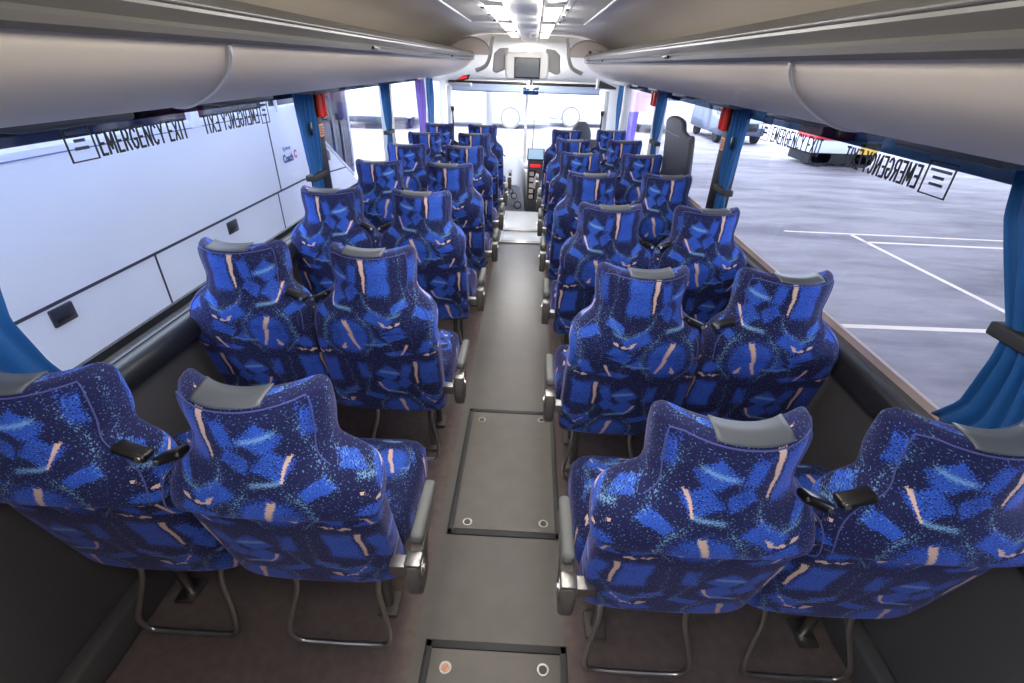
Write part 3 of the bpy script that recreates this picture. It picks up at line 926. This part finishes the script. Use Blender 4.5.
def copy_tree(o, parent=None):
    c = o.copy(); COL.objects.link(c)
    if parent is not None:
        c.parent = parent; c.matrix_parent_inverse = o.matrix_parent_inverse.copy()
    for ch in list(o.children): copy_tree(ch, c)
    return c

protos = {}
ordn = ['rear', 'second', 'third', 'fourth', 'fifth', 'sixth', 'seventh']
LA = [(-.558, .779), (-.555, 1.601), (-.556, 2.46), (-.532, 3.251), (-.533, 4.018), (-.538, 4.80), (-.53, 5.53)]
RA = [(.422, .745), (.398, 1.512), (.401, 2.334), (.393, 3.1), (.384, 3.875), (.38, 4.614), (.365, 5.339)]
RW = [(.890, .757), (.878, 1.52), (.872, 2.339), (.868, 3.13), (.86, 3.90), (.855, 4.68), (.836, 5.43)]
LW = [(-1.030, .785), (-1.025, 1.60), (-1.022, 2.45), (-1.005, 3.26), (-1.0, 4.02), (-1.004, 4.76), (-.995, 5.53)]
cuts = [0, .03, -.02, .015, -.035, .05, -.01]
def place(name_side, aisle, rowi, x, y):
    ss = 1 if name_side == 'left' else -1
    key = (ss, aisle, rowi == 0)
    if key not in protos:
        protos[key] = make_seat(ss, aisle, .002 if rowi == 0 else .0); o = protos[key]
    else:
        o = copy_tree(protos[key])
    o.location = (x, y-.10, 0)
    col = 'aisle seat' if aisle else 'window seat'
    if rowi == 0:
        lab = 'blue patterned coach %s, %s of the aisle, in the nearest row' % (col, name_side)
    else:
        lab = 'blue patterned coach %s, %s of the aisle, %s row from the camera' % (col, name_side, ordn[rowi])
    tag(o, lab, 'seat', 'blue coach seats %s of the aisle' % name_side)
    rnd = random.Random(rowi*7+(3 if aisle else 0)+(11 if ss > 0 else 0))
    c1 = (cuts[rowi]+(0.075 if aisle else .13) * (1 if rowi == 0 and ss > 0 else 0) + rnd.uniform(-.025, .025), rnd.uniform(-.02, .02), 0.0)
    c1 = (c1[0], c1[1], 1.0 if ((not aisle) if ss > 0 else (aisle and rowi in (1, 3, 5))) else 0.0)
    if rowi == 0: c1 = {(1, True): (-.055, 0.0, 1.0), (1, False): (-.07, 0.0, 1.0), (-1, True): (-.055, 0.0, 0.0), (-1, False): (-.03, 0.0, 0.0)}[(ss, aisle)]
    for ch in o.children:
        base = ch.name.split('.')[0]
        if base in ('backrest', 'back_panel'): ch['cut'] = c1
        elif base == 'seat_cushion': ch['cut'] = (c1[0]+.1, c1[1]+.2, 0.0)
for side_name, A, aisle in (('left', LA, True), ('left', LW, False), ('right', RA, True), ('right', RW, False)):
    for i, (x, y) in enumerate(A): place(side_name, aisle, i, x, y)

# ------------------------------------------------------------------ windows, posts, curtains, stickers
posts_l = [(2.972, 3.085), (4.60, 4.72), (6.15, 6.25)]
posts_r = [(2.985, 3.11), (4.86, 4.98), (6.70, 6.80)]
def window_side(s, posts, n0):
    xi = XL if s < 0 else XR
    xa = xi+s*.03
    ys = [.42]+[p for pr in posts for p in pr]+[FRONT-.25]
    wins = []
    for k in range(len(ys)//2):
        y0, y1 = ys[2*k], ys[2*k+1]
        g = MB(); g.box(*sorted((xa, xa+s*.006)), y0, y1, SILL-.01, 1.455 if s > 0 else 1.485)
        w = struct(g.build('window_%d' % (n0+k), M['glass'], smooth=False)); wins.append(w)
        t = MB(); t.box(*sorted((xa, xa+s*.006)), y0, y1, 1.455 if s > 0 else 1.485, WTOP+.01); t.build('tinted_band', M['tint'], w, smooth=False)
    for k, (a, b_) in enumerate(posts):
        p = MB(); p.box(*sorted((xi-s*.032, xi+s*.06)), a, b_, SILL-.02, WTOP, .012)
        struct(p.build('pillar_%s_%d' % ('left' if s < 0 else 'right', k+1), M['post'] if k == 0 else M['whitepost']))
    return wins
wl = window_side(-1, posts_l, 1)
wr = window_side(1, posts_r, 5)

def text_mesh(txt, size, width=None, bold=.0):
    cu = bpy.data.curves.new('txt', 'FONT'); cu.body = txt; cu.size = size; cu.offset = bold; cu.extrude = .0006; cu.resolution_u = 3
    ob = bpy.data.objects.new('txt', cu); COL.objects.link(ob)
    bpy.context.view_layer.update()
    dg = bpy.context.evaluated_depsgraph_get()
    me = bpy.data.meshes.new_from_object(ob.evaluated_get(dg))
    bpy.data.objects.remove(ob); bpy.data.curves.remove(cu)
    xs = [v.co.x for v in me.vertices]; zs = [v.co.y for v in me.vertices]
    x0, x1, y0, y1 = min(xs), max(xs), min(zs), max(zs)
    for v in me.vertices:
        v.co.x = (v.co.x-x0)*((width/(x1-x0)) if width else 1); v.co.y = (v.co.y-y0)*(size/(y1-y0))
    return me
def lettering(name, txt, x, ya, yb, z, h, m, parent=None, bold=.0):
    """text on a plane of constant x; starts at y=ya and ends at y=yb (yb<ya reads backwards from +y)"""
    me = text_mesh(txt, h, abs(yb-ya), bold)
    d = 1 if yb > ya else -1
    for v in me.vertices:
        v.co = Vector((x+v.co.z, ya+d*v.co.x, z+v.co.y))
    me.materials.append(m); me.name = name
    o = link(bpy.data.objects.new(name, me))
    if parent is not None: setparent(o, parent)
    return o
GL = {
 'E': (.60, [[(1, 0), (0, 0), (0, 1), (1, 1)], [(0, .5), (.85, .5)]]),
 'M': (.86, [[(0, 0), (.06, 1), (.5, .22), (.94, 1), (1, 0)]]),
 'R': (.66, [[(0, 0), (0, 1), (.6, 1), (.88, .93), (1, .76), (.88, .57), (.6, .5), (0, .5)], [(.55, .5), (1, 0)]]),
 'G': (.72, [[(.97, .82), (.80, .95), (.5, 1), (.2, .9), (.04, .68), (0, .5), (.04, .32), (.2, .1), (.5, 0), (.82, .06), (1, .18), (1, .45), (.58, .45)]]),
 'N': (.70, [[(0, 0), (0, 1), (1, 0), (1, 1)]]),
 'C': (.70, [[(1, .84), (.80, .96), (.52, 1), (.2, .9), (.04, .68), (0, .5), (.04, .32), (.2, .1), (.52, 0), (.80, .04), (1, .16)]]),
 'Y': (.72, [[(0, 1), (.5, .45), (1, 1)], [(.5, .45), (.5, 0)]]),
 'X': (.70, [[(0, 0), (1, 1)], [(0, 1), (1, 0)]]),
 'I': (.10, [[(.5, 0), (.5, 1)]]),
 'T': (.66, [[(0, 1), (1, 1)], [(.5, 1), (.5, 0)]]),
}
def sticker_text(txt, x, ya, yb, z, h, parent, th=.0080):
    adv = []; t = 0
    for c in txt:
        if c == ' ': t += .55; adv.append(None); continue
        adv.append(t); t += GL[c][0]+.40
    t -= .40
    sc = (abs(yb-ya)-th)/t; d = 1 if yb > ya else -1
    q = MB(); k = 0
    for c, a in zip(txt, adv):
        if a is None: continue
        w, strokes = GL[c]
        for st in strokes:
            P = [Vector((ya+d*(th/2+(a+u*w)*sc), z+th/2+v*(h-th))) for u, v in st]
            for A, B in zip(P, P[1:]):
                dr = (B-A).normalized(); nr = Vector((-dr.y, dr.x))*th/2; e = dr*th*.42
                k += 1; o = (k % 7)*.00006
                q.prism([tuple(A-e+nr), tuple(B+e+nr), tuple(B+e-nr), tuple(A-e-nr)], 'x', x-.0005-o, x+.0005+o)
    return q.build('exit_lettering', M['ink'], parent, smooth=False)
def notice(x, y0, y1, z0, z1, parent):
    q = MB(); w = .004
    q.box(x-.0006, x+.0006, y0, y1, z0, z0+w); q.box(x-.0006, x+.0006, y0, y1, z1-w, z1)
    q.box(x-.0006, x+.0006, y0, y0+w*1.6, z0, z1); q.box(x-.0006, x+.0006, y1-w*1.6, y1, z0, z1)
    q.build('notice_border', M['ink'], parent, smooth=False)
    q = MB(); H_ = z1-z0
    for k, (a, b_) in enumerate(((.12, .88), (.3, .7), (.25, .75))):
        zz = z1-H_*(.30+.2*k)
        n = 9
        for i in range(n):
            t0 = a+(b_-a)*i/n
            q.box(x-.0006, x+.0006, y0+(y1-y0)*t0, y0+(y1-y0)*(t0+(b_-a)/n*.78), zz, zz+H_*.085)
    q.build('notice_lines', M['inkgrey'], parent, smooth=False)
xs = XL-.028
sticker_text('EMERGENCY EXIT', xs, 1.50, 1.925, 1.398, .070, wl[0])
notice(xs, 1.388, 1.490, 1.395, 1.50, wl[0])
sticker_text('EMERGENCY EXIT', xs, 2.47, 2.03, 1.398, .070, wl[0])
notice(xs, 2.49, 2.57, 1.392, 1.50, wl[0])
xs = XR+.028
sticker_text('EMERGENCY EXIT', xs, 1.555, 1.960, 1.380, .070, wr[0])
notice(xs, 1.43, 1.54, 1.375, 1.47, wr[0])
sticker_text('EMERGENCY EXIT', xs, 2.60, 2.13, 1.380, .070, wr[0])
notice(xs, 2.63, 2.73, 1.375, 1.485, wr[0])

def curtain(s, y0, y1, lab, m='curtain', tie=1.09, xin=.03, flare=0, zbot=SILL+.01, edge=None, folds=5, amp=.012, strap=True, group=None):
    """gathered cloth hanging on the inside of the wall; edge(z) gives the (y0,y1) span"""
    xi = XL if s < 0 else XR
    root = empty('curtain', ((xi-s*xin), (y0+y1)/2, zbot), lab, 'curtain', group)
    q = MB()
    ztop = 1.526
    def f(u, v):
        z = zbot+(ztop-zbot)*v
        a, b_ = edge(z) if edge else (y0, y1)
        k = math.exp(-((z-tie)/.05)**2) if strap else 0
        if not edge:
            c = (a+b_)/2; hw = (b_-a)/2*(1-.18*k); a, b_ = c-hw, c+hw
        y = a+(b_-a)*u
        x = xi-s*(xin+amp*(1-.5*k)*sin(2*pi*folds*u+.7*sin(3*v))+.01*sin(5*u+4*v))
        return Vector((x, y, z))
    q.grid(f, 60, 30)
    o = q.build('cloth', M[m], root, recalc=False, angle=180)
    sd = o.modifiers.new('solid', 'SOLIDIFY'); sd.thickness = .006; sd.offset = 0
    if strap:
        a, b_ = edge(tie) if edge else ((y0+y1)/2-(y1-y0)/2*.84, (y0+y1)/2+(y1-y0)/2*.84)
        t = MB(); hw = xin+amp+.001
        t.box(*sorted((xi-s*.002, xi-s*(hw+.012))), a-.006, b_+.03, tie-.017, tie+.017, .006, 3)
        t.build('tie_strap', M['strap'], root)
    return root
curtain(-1, 2.77, 2.966, 'blue gathered curtain tied to the first black post on the left', tie=1.075)
curtain(1, 2.79, 2.98, 'blue gathered curtain tied to the first black post on the right', tie=1.075)
curtain(-1, 4.42, 4.59, 'blue gathered curtain at the second post on the left', tie=1.13)
curtain(1, 4.60, 4.85, 'blue gathered curtain at the second post on the right', tie=1.09)
curtain(-1, 6.26, 6.62, 'blue gathered curtain at the front left post, beside a purple one', strap=False, folds=3)
curtain(1, 6.82, 7.1, 'blue gathered curtain at the front right pillar', strap=False, folds=3)
curtain(-1, 5.72, 6.10, 'purple curtain at the front left post', m='purple', strap=False, folds=4)
def e_r(z): return (interp([(.86, .62), (1.10, .80), (1.19, .88), (1.30, .72), (1.54, .62)], z), interp([(.86, 1.10), (.95, 1.04), (1.10, 1.02), (1.18, 1.025), (1.26, 1.075), (1.40, 1.17), (1.54, 1.22)], z))
curtain(1, .7, 1.1, 'large dark blue curtain tied back at the rear right window', tie=1.165, edge=e_r, folds=7, amp=.010, xin=.020)
def e_l(z): return (.50, interp([(.86, 1.07), (.95, 1.03), (1.10, .99), (1.18, 1.00), (1.26, 1.02), (1.40, 1.04), (1.54, 1.06)], z))
curtain(-1, .5, 1.1, 'large dark blue curtain at the rear left window', tie=1.165, edge=e_l, folds=7, amp=.008, xin=.017, strap=False)

for s, y, x, lab in ((-1, 3.02, XL, 'red hammer holder high on the first black left post'), (1, 3.04, XR, 'red hammer holder high on the first black right post'), (1, 4.92, XR, 'red hammer holder high on the second right post')):
    o = empty('hammer_holder', (x-s*.03, y, 1.42), lab, 'hammer holder')
    q = MB(); q.box(*sorted((x-s*.033, x-s*.062)), y-.01, y+.09, 1.375, 1.515, .010, 3); q.build('holder_case', M['red'], o)
    q = MB(); q.cyl((x-s*.067, y+.04, 1.385), (x-s*.067, y+.04, 1.50), .009, 10); q.box(*sorted((x-s*.060, x-s*.077)), y+.012, y+.068, 1.485, 1.505, .004); q.build('hammer', M['carred'], o)
for s, y, x, lab in ((-1, 3.01, XL, 'small copper label on the first black left post'), (1, 3.03, XR, 'small copper label on the first black right post')):
    q = MB(); q.box(*sorted((x-s*.0322, x-s*.0345)), y, y+.06, 1.27, 1.34, .001)
    o = q.build('label_plate', M['copper']); tag(o, lab, 'label')
    q = MB()
    for k in range(4): q.box(*sorted((x-s*.0345, x-s*.0351)), y+.01, y+.05, 1.283+k*.013, 1.288+k*.013)
    q.build('print_lines', M['ink'], o, smooth=False)
for s, y, x, lab in ((-1, 2.84, XL, 'left'), (1, 2.86, XR, 'right')):
    q = MB(); q.box(*sorted((x-s*.045, x-s*.056)), y, y+.028, 1.30, 1.365, .004)
    tag(q.build('curtain_clip', M['blackplastic']), 'small black clip on the first tied curtain on the %s' % lab, 'clip')

# dark rounded panel on the right window ledge, object not identified
pp = empty('padded_panel', (1.07, 4.0, .86), 'charcoal padded panel with rounded head leaning against the right window', 'padded panel')
q = MB()
out = [(3.60, .845), (4.26, .845), (4.30, 1.00), (4.36, 1.22), (4.40, 1.30), (4.33, 1.345), (4.12, 1.365), (3.93, 1.35), (3.86, 1.29), (3.72, 1.27), (3.63, 1.24)]
pts = [(v.x, v.y) for v in catmull([Vector((a, b_, 0)) for a, b_ in out], 4, True)]
q.prism(pts, 'x', 1.112, 1.152); q.build('pad_body', M['darkpad'], pp, bevel=.02)
q = MB(); q.prism([(3.9, 1.235), (4.33, 1.235), (4.34, 1.243), (3.9, 1.243)], 'x', 1.108, 1.113); q.build('pad_seam', M['greyband'], pp)

# ------------------------------------------------------------------ outside
GZ = -1.15
g = MB(); g.box(-60, 70, -40, 90, GZ-.1, GZ)
o = g.build('ground_asphalt', M['asphalt'], smooth=False); struct(o)
def gl(a, b_, w, lab):
    a = Vector(a); b_ = Vector(b_); d = (b_-a).normalized(); nrm = Vector((-d.y, d.x))*w/2
    q = MB(); P = [a+nrm, b_+nrm, b_-nrm, a-nrm]
    q.prism([(p.x, p.y) for p in P], 'z', GZ-.01, GZ+.004)
    o = q.build('road_line', M['paintline'], smooth=False); tag(o, lab, 'road line')
k = 1.66
gl((5.3, 9.85), (14, 9.65), .07, 'long cream bay line, farthest across the right pavement')
gl((6.6, 9.3), (14, 9.15), .09, 'cream bay line just nearer than the farthest one')
gl((6.62, 9.75), (6.80, 5.9), .09, 'cream line running diagonally down the right pavement')
gl((4.0, 5.62), (9, 5.68), .10, 'nearest cream cross line on the right pavement by the curtain')
gl((9.6, 9.2), (10.2, 8.0), .07, 'short cream stub line beside the right curtain')

# unseen canopy added to hold the sun off this coach and the right pavement
dr = empty('roof_depot', (5, 0, GZ)); struct(dr)
q = MB(); q.box(-1.9, 30, -25, 21, 5.2, 5.4); q.build('deck', M['concrete'], dr, smooth=False)
for x in (-1.75, 29):
    for y in (-24, 20):
        q = MB(); q.cyl((x, y, GZ), (x, y, 5.25), .2, 12); q.build('support_post', M['steel2'], dr)

# ---- left coach, parked alongside
lc = empty('white_coach', (-3.7, 2, GZ), 'large white coach parked close alongside the left windows', 'coach')
xc = -2.6
q = MB()
def side_x(y): return xc-(.0 if y < 5.2 else .10*((y-5.2)/2)**2)
prof = [(-7, GZ+.25), (5.0, GZ+.25), (7.3, GZ+.30), (7.5, .05), (7.24, .17), (6.12, .875), (6.0, 1.245), (-7, 1.245)]
q.prism(prof, 'x', xc-2.5, xc); q.build('coach_body', M['coachwhite'], lc, smooth=False, bevel=.02)
q = MB(); q.prism([(-7, 1.245), (6.0, 1.245), (5.95, 1.45), (5.5, 2.2), (-7, 2.2)], 'x', xc-2.48, xc-.02); q.build('window_band', M['coachglass'], lc, smooth=False)
q = MB(); q.box(xc-2.5, xc, -7, 5.6, 2.2, 2.45, .06, 3); q.build('coach_roof', M['coachwhite'], lc)
q = MB(); q.prism([(6.0, 1.245), (6.12, .875), (7.24, .17), (7.30, .40), (7.29, 1.4), (7.0, 2.2), (5.5, 2.2), (5.95, 1.45)], 'x', xc-2.4, xc-.012); q.build('windscreen', M['coachglass'], lc, smooth=False)
q = MB(); q.tube([(xc-.01, 6.02, 1.22), (xc-.01, 6.12, .89), (xc-.01, 7.22, .20)], .025, 8); q.build('screen_trim', M['coachwhite'], lc)
q = MB(); q.tube([(xc-.02, 7.27, .22), (xc-.02, 7.30, .6), (xc-.02, 7.29, 1.4), (xc-.02, 7.02, 2.18)], .03, 8); q.build('screen_edge', M['coachwhite'], lc)
q = MB(); q.prism([(6.2, .56), (6.42, .53), (6.42, .64), (6.21, .77)], 'x', xc-.01, xc+.006); q.build('quarter_light', M['coachglass'], lc, bevel=.01)
q = MB(); q.box(xc+.02, xc+.16, 6.64, 6.80, .98, 1.42, .05, 4); q.tube([(xc+.09, 6.72, 1.4), (xc+.05, 6.75, 1.9), (xc-.2, 6.9, 2.15)], .035, 10); q.build('mirror_arm', M['handle'], lc)
q = MB(); q.box(xc-.012, xc+.004, 6.66, 6.72, .60, 2.1); q.box(xc-.012, xc+.004, 6.95, 6.99, .42, 2.1); q.build('screen_divider', M['silver'], lc, smooth=False)
q = MB()
for a, b_ in (((-6.9, .462), (5.55, .462)),):
    q.box(xc-.01, xc+.004, a[0], b_[0], a[1]-.009, a[1]+.009)
q.prism([(5.55, .471), (5.55, .453), (7.3, .32), (7.3, .335)], 'x', xc-.01, xc+.004)
q.build('belt_seam', M['coachgap'], lc, smooth=False)
for y in (3.07, 4.92, 1.2, -.6):
    q = MB(); q.box(xc-.01, xc+.004, y-.007, y+.007, GZ+.3, .46); q.build('locker_seam', M['coachgap'], lc, smooth=False)
q = MB(); q.box(xc-.01, xc+.004, 4.99, 5.005, .46, 1.245); q.build('panel_seam', M['coachgap'], lc, smooth=False)
q = MB(); q.box(xc-.01, xc+.003, -6.9, 5.0, 1.185, 1.192); q.build('upper_seam', M['textpale'], lc, smooth=False)
q = MB(); q.box(xc-.005, xc+.02, 5.22, 5.24, 1.19, 2.2); q.box(xc-.02, xc+.02, 3.85, 3.95, 1.19, 2.2); q.box(xc-.02, xc+.02, 4.98, 5.06, 1.19, 2.2); q.build('window_post', M['coachwhite'], lc, smooth=False)
for y, z in ((2.285, .388), (4.02, .372), (.4, .388)):
    q = MB(); q.box(xc-.01, xc+.012, y-.075, y+.075, z-.052, z+.052, .008, 2); hnd = q.build('locker_handle', M['handle'], lc)
    q = MB(); q.box(xc+.010, xc+.018, y-.055, y+.055, z-.03, z-.008, .003); q.build('grip', M['blackplastic'], hnd)
for y in (6.1, -4.5):
    q = MB(); q.cyl((xc-.30, y, GZ+.5), (xc+.01, y, GZ+.5), .5, 36); w = q.build('wheel', M['tyre'], lc)
    q = MB(); q.cyl((xc+.01, y, GZ+.5), (xc+.03, y, GZ+.5), .3, 28, .24); q.build('hub', M['hub'], w)
lettering('coach_lettering', 'Coach', xc+.004, 5.17, 5.40, .70, .085, M['textblue'], lc, .0035)
lettering('coach_lettering', 'C', xc+.004, 5.43, 5.50, .715, .085, M['textpink'], lc, .0035)
lettering('small_lettering', 'Sydney', xc+.004, 5.20, 5.38, .81, .05, M['textpale'], lc, .001)

# ---- coaches ahead, side on
def far_coach(y, x0, x1, ztop, wheels, lab, win='coachwhite', body='coachwhite'):
    r = empty('far_coach', ((x0+x1)/2, y, GZ), lab, 'coach')
    q = MB(); q.box(x0, x1, y, y+2.5, GZ+.35, ztop, .15, 3); q.build('coach_body', M[body], r)
    q = MB(); q.box(x0+.3, x1-.3, y-.012, y+.1, 1.0, 2.0, .02); q.build('window_band', M['hub'], r)
    q = MB(); q.box(x0+.05, x1-.05, y-.01, y+.1, GZ+.85, GZ+.95); q.build('stripe', M['offwhite'], r, smooth=False)
    for x in wheels:
        q = MB(); q.cyl((x, y+.3, GZ+.5), (x, y-.02, GZ+.5), .5, 32); w = q.build('wheel', M['armpad'], r)  # black tyre greyed and hub whitened to imitate flare
        q = MB(); q.cyl((x, y-.02, GZ+.5), (x, y-.05, GZ+.5), .40, 28, .34); q.build('hub', M['coachwhite'], w)
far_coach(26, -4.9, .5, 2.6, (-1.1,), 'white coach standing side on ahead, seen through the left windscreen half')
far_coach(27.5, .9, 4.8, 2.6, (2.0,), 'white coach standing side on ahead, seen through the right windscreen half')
# ---- far right: van, silver car, red truck ; far left: white truck
def wheelset(r, xs_, ys_, rad, z=GZ):
    for x in xs_:
        for y in ys_:
            q = MB(); q.cyl((x-.1, y, z+rad), (x+.1, y, z+rad), rad, 24); q.build('wheel', M['tyre'], r)
cr = empty('silver_car', (9.2, 24, GZ), 'silver car parked nose on beyond the right pavement, behind the black post', 'car')
q = MB()
q.prism([(23.0, GZ+.35), (22.95, GZ+.85), (23.2, GZ+1.0), (24.2, GZ+1.1), (25.0, GZ+1.7), (27.0, GZ+1.75), (27.5, GZ+1.0), (27.5, GZ+.35)], 'x', 8.2, 10.2); q.build('car_body', M['silver'], cr, bevel=.08)
q = MB(); q.prism([(24.15, GZ+1.13), (24.98, GZ+1.66), (25.0, GZ+1.6), (24.3, GZ+1.08)], 'x', 8.4, 10.0); q.build('windscreen', M['coachglass'], cr)
q = MB(); q.box(8.6, 9.8, 22.92, 22.97, GZ+.55, GZ+.85, .03); q.build('front_grille', M['blackplastic'], cr)
for x in (8.3, 9.85):
    q = MB(); q.box(x, x+.28, 22.92, 22.99, GZ+.68, GZ+.86, .03); q.build('headlamp', M['steppanel'], cr)
wheelset(cr, (8.35, 10.05), (23.6, 26.6), .34)
vn = empty('white_van', (7, 27, GZ), 'white box van standing beside the silver car in the right distance', 'van')
q = MB(); q.box(5.2, 7.6, 26, 31, GZ+.4, GZ+3.0, .1, 3); q.build('van_body', M['coachwhite'], vn)
q = MB(); q.box(5.5, 7.3, 25.97, 26.02, GZ+1.5, GZ+2.3, .03); q.build('windscreen', M['silver'], vn)
wheelset(vn, (5.4, 7.4), (26.9, 30), .38)
rt = empty('red_truck', (11, 18.6, GZ), 'red and white flat truck with yellow corner on the far right pavement', 'truck')
q = MB(); q.box(9.6, 12.0, 17.9, 19.6, GZ+.45, GZ+.85, .04); q.build('chassis', M['coachwhite'], rt)
q = MB(); q.box(9.7, 11.9, 17.95, 19.5, GZ+.10, GZ+.46, .02); q.build('underbody', M['tyre'], rt)  # dark block standing in for the shadow beneath the truck
q = MB(); q.box(9.8, 11.0, 18.0, 19.5, GZ+.85, GZ+1.7, .08); q.build('cab', M['carred'], rt)
q = MB(); q.box(11.1, 12.0, 17.95, 19.5, GZ+.85, GZ+1.35, .04); q.build('tray', M['coachwhite'], rt)
q = MB(); q.box(11.3, 11.9, 17.88, 17.93, GZ+.45, GZ+.8, .01); q.build('yellow_panel', M['caryellow'], rt)
for x in (10.1, 11.6):
    q = MB(); q.cyl((x, 17.95, GZ+.33), (x, 18.2, GZ+.33), .33, 24); q.build('wheel', M['tyre'], rt)
tr = empty('white_truck', (-7, 25, GZ), 'white box truck in the distance between the left posts', 'truck')
q = MB(); q.box(-9.5, -5.6, 24, 30, GZ+.5, GZ+3.4, .1); q.build('truck_box', M['coachwhite'], tr)
q = MB(); q.box(-9.3, -5.8, 23.9, 24.05, GZ+.3, GZ+.55, .03); q.build('bumper', M['handle'], tr)
wheelset(tr, (-9.2, -5.9), (25, 29), .45)
bc = empty('blue_coach', (7.5, 33, GZ), 'blue coach far away just right of the second right post', 'coach')
q = MB(); q.box(2.9+2.1, 7.6, 34, 44, GZ+.4, GZ+3.4, .15); q.build('coach_body', M['bluebus'], bc)
q = MB(); q.box(5.2, 7.4, 33.95, 34.05, GZ+1.5, GZ+2.8, .05); q.build('windscreen', M['coachglass'], bc)
wheelset(bc, (5.3, 7.3), (36, 42), .5)
bn = empty('feather_banner', (2.65, 15, GZ), 'tall purple and pink banner outside the front right window', 'banner')  # purple flare by the pillar, built as an upright coloured sheet
q = MB(); q.cyl((2.65, 15, GZ), (2.65, 15, 2.6), .03, 10); q.build('pole', M['steel2'], bn)
q = MB(); q.prism([(2.67, GZ+.3), (2.95, GZ+.4), (3.0, .6), (2.67, .6)], 'y', 14.99, 15.01); q.build('purple_cloth', M['purplebanner'], bn)
q = MB(); q.prism([(2.67, .6), (3.4, .6), (3.35, 2.2), (2.67, 2.6)], 'y', 14.99, 15.01); q.build('pink_cloth', M['pinkbanner'], bn)
wl_ = MB(); wl_.box(-60, 70, 60, 60.5, GZ, 5)
struct(wl_.build('wall_depot', M['concrete'], smooth=False))

# ------------------------------------------------------------------ light
wd_ = bpy.data.worlds.new('overcast'); S.world = wd_; wd_.use_nodes = True
bg = wd_.node_tree.nodes['Background']
bg.inputs[0].default_value = (.66, .77, 1.0, 1); bg.inputs[1].default_value = 8.6
sun = bpy.data.lights.new('sun', 'SUN'); sun.energy = 6; sun.angle = radians(2); sun.color = (1, .96, .9)
so = bpy.data.objects.new('sun', sun); COL.objects.link(so); so.rotation_euler = Vector((.08, .38, -.92)).to_track_quat('-Z', 'Y').to_euler()

# lamp light: rectangular lights sit in the strip lamps' faces
for s in (-1, 1):
    for i, y in enumerate((-.55, .55, 1.65, 2.75, 3.85, 4.95)):
        ld = bpy.data.lights.new('strip_light', 'AREA'); ld.shape = 'RECTANGLE'; ld.size = .075; ld.size_y = .74; ld.energy = 2.0; ld.color = (1, .95, .88)
        lo = bpy.data.objects.new('strip_light', ld); COL.objects.link(lo); lo.location = (C+s*.147, y+.40, 1.905)
        for dy in ((.2, .6) if i < 5 else (.1,)):
            pd = bpy.data.lights.new('lamp_tube', 'POINT'); pd.shadow_soft_size = .03; pd.energy = 1.8 if i < 4 else 1.2; pd.color = (1, .96, .91)
            po = bpy.data.objects.new('lamp_tube', pd); COL.objects.link(po); po.location = (C+s*.147, y+dy, 1.865)

# ------------------------------------------------------------------ camera
f, pit, yaw, roll = 474.758, .5293, -.0255, -.0319
F = Vector((sin(yaw)*cos(pit), cos(yaw)*cos(pit), -sin(pit)))
R = Vector((cos(yaw), -sin(yaw), 0)); U = Vector((sin(yaw)*sin(pit), cos(yaw)*sin(pit), cos(pit)))
Ri = cos(roll)*R-sin(roll)*U; Ui = sin(roll)*R+cos(roll)*U
cam = bpy.data.cameras.new('camera'); cam.sensor_width = 36; cam.lens = f/1024*36; cam.clip_start = .02; cam.clip_end = 300
cob = bpy.data.objects.new('camera', cam); COL.objects.link(cob)
cob.matrix_world = Matrix(((Ri.x, Ui.x, -F.x, 0), (Ri.y, Ui.y, -F.y, 0), (Ri.z, Ui.z, -F.z, H), (0, 0, 0, 1)))
S.camera = cob
S.view_settings.view_transform = 'Standard'; S.view_settings.look = 'None'; S.view_settings.gamma = 1; S.view_settings.exposure = 0
S.view_settings.use_curve_mapping = False
S.cycles.use_denoising = True
S.cycles.max_bounces = 10
